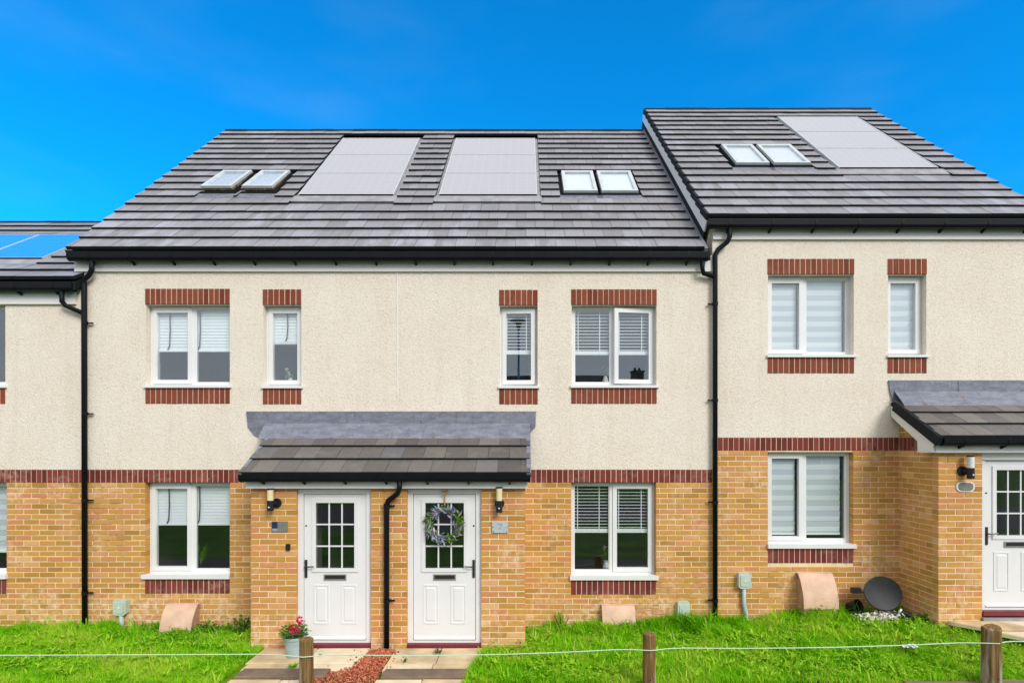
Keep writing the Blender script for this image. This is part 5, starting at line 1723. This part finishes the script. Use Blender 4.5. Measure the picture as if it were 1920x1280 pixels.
# ---------------------------------------------------------------- posts and rope
PY = -1.90
def post(label, px, ptop, wpx, rot, slant, split=False):
    x = WX(px, PY)
    r = wpx / FPX * (PY - CAMY) / 2
    ztop = WZ(ptop, PY)
    t = thing('wooden_post', label, 'post', (x, PY, -0.08), 'low wooden posts holding the rope', world=False)
    n = 18
    H = ztop + 0.08
    prof = []
    b = MB()
    rr = [r * (1 + random.uniform(-0.035, 0.035)) for _ in range(n)]
    if split:
        rr = [q * (0.80 if 9 < j < 14 else 1.0) for j, q in enumerate(rr)]
    levels = [(0, 1.02), (H * .5, 1.0), (H - 0.02, 0.98), (H - 0.006, 0.95), (H, 0.86)]
    vs = []
    for (z, k) in levels:
        for j in range(n):
            q = 2 * math.pi * j / n
            xx, yy = rr[j] * k * math.cos(q), rr[j] * k * math.sin(q)
            vs.append((xx, yy, z + (slant * xx / r * 0.02 if z > H * .8 else 0)))
    fs = [(i * n + j, i * n + (j + 1) % n, (i + 1) * n + (j + 1) % n, (i + 1) * n + j) for i in range(len(levels) - 1) for j in range(n)]
    fs.append(tuple(range((len(levels) - 1) * n, len(levels) * n)))
    b.add(vs, fs)
    o = b.build('timber', m_wood, t)
    o.rotation_euler = (0, 0, rot)
    k = MB().tube([(0, -r - 0.002, H * 0.30), (0, -r + 0.01, H * 0.30)], 0.008, 8).build('staple', m_iron, t)
    return x, r
p1 = post('grey weathered wooden post in front of the flower pot path', 574.5, 1196, 25, 2.2, 0.2)
p2 = post('brown wooden post standing in grass before the venetian blind house', 1217, 1186, 24, 0.8, 0.0)
p3 = post('thick split wooden post before the stepped up porch', 1859, 1174, 31, 4.0, -0.9, True)
def rope():
    pts = []
    spans = [((WX(-340, PY), WZ(1228, PY)), (p1[0], WZ(1225, PY)), 0.004), ((p1[0], WZ(1225, PY)), (p2[0], WZ(1213, PY)), 0.045), ((p2[0], WZ(1213, PY)), (p3[0], WZ(1201, PY)), 0.035), ((p3[0], WZ(1200, PY)), (WX(2300, PY), WZ(1208, PY)), 0.01)]
    for (a, b, sag) in spans:
        for i in range(20):
            u = i / 20
            off = 0.090 * (1 - min(1, min(u, 1 - u) * 14))
            pts.append((a[0] + (b[0] - a[0]) * u, PY - off, a[1] + (b[1] - a[1]) * u - 4 * sag * u * (1 - u)))
    t = thing('rope', 'thin pale green rope strung between the low wooden posts', 'rope', (0, PY, 0.4))
    MB().tube(pts, 0.0055, 6).build('cord', m_rope, t)
rope()

# litter in the grass
x, y = WX(1706, -1.25), -1.25
z = float(ground_z(x, y)) + 0.075
t = thing('crisp_packet', 'crumpled white and blue wrapper lying in the grass', 'litter', (x, y, z))
b = MB()
gx, gy = 8, 4
vs = [(x + (i / gx - .5) * 0.17, y + (j / gy - .5) * 0.11, z + random.uniform(0, 0.028)) for j in range(gy + 1) for i in range(gx + 1)]
fs = [(j * (gx + 1) + i, j * (gx + 1) + i + 1, (j + 1) * (gx + 1) + i + 1, (j + 1) * (gx + 1) + i) for j in range(gy) for i in range(gx)]
b.add(vs, fs)
b.m = [1 if (k % gx in (2, 3, 6)) else 0 for k in range(len(fs))]
b.build('wrapper', [m_upvc, simple('wrapper_blue', (0.03, 0.16, 0.42), 0.3)], t)

# ---------------------------------------------------------------- across the street, seen in the panes
lx, ly = -1.9, -15.2
t = thing('street_lamp', 'tall street lamp across the road, mirrored in the narrow venetian blind window', 'street lamp', (lx, ly, 0))
MB().tube([(lx, ly, -0.1), (lx, ly, 1.2), (lx, ly, 1.25), (lx, ly, 7.6)], [0.09, 0.09, 0.06, 0.045], 14).build('column', m_alu, t)
MB().lathe([(0.05, 7.55), (0.14, 7.85), (0.13, 7.9)], 20, (lx, ly, 0)).build('lantern', m_iron, t)
MB().lathe([(0.13, 7.9), (0.36, 7.95), (0.30, 8.02), (0, 8.1)], 24, (lx, ly, 0)).build('hood', simple('lamp_hood', (0.6, 0.6, 0.45), 0.5), t)

hx0, hx1, hy0, hy1 = -16.0, 27.0, -44.0, -37.0
hs = thing('facing_house', 'long brown roofed house across the street with a chimney, mirrored in the upper panes', 'house', (0, -40, 0))
m_hw = simple('facing_house_wall', (0.30, 0.24, 0.19), 0.9, 0.15, 2)
m_hr = simple('facing_house_roof', (0.055, 0.048, 0.045), 0.9, 0.2, 4)
MB().box(hx0, hx1, hy0, hy1, -0.2, 5.2).build('wall', m_hw, hs)
rf = MB().prism_x([(hy1 + 0.4, 5.1), (hy1 + 0.4, 5.25), ((hy0 + hy1) / 2, 8.9), (hy0 - 0.4, 5.25), (hy0 - 0.4, 5.1)], hx0 - 0.3, hx1 + 0.3).build('roof', m_hr, hs)
for cx_ in (20.3, -8.0):
    ch = MB().box(cx_ - 0.5, cx_ + 0.5, -40.9, -40.1, 7.2, 9.6).box(cx_ - 0.57, cx_ + 0.57, -40.97, -40.03, 9.601, 9.72)
    for k in (-0.35, 0.3):
        ch.tube([(cx_ + k * .7, -40.5, 9.72), (cx_ + k * .7, -40.5, 10.0)], 0.12, 10)
    ch.build('chimney', m_hr, rf)
for i in range(10):
    for zz in (0.9, 3.4):
        xx = hx0 + 2.2 + i * 4.2
        w = MB().box(xx - 0.7, xx + 0.7, hy1 - 0.02, hy1 + 0.05, zz, zz + 1.2).build('window', m_upvc, hs)
        MB().box(xx - 0.62, xx + 0.62, hy1 + 0.051, hy1 + 0.06, zz + 0.08, zz + 1.12).build('pane', m_iron, w)
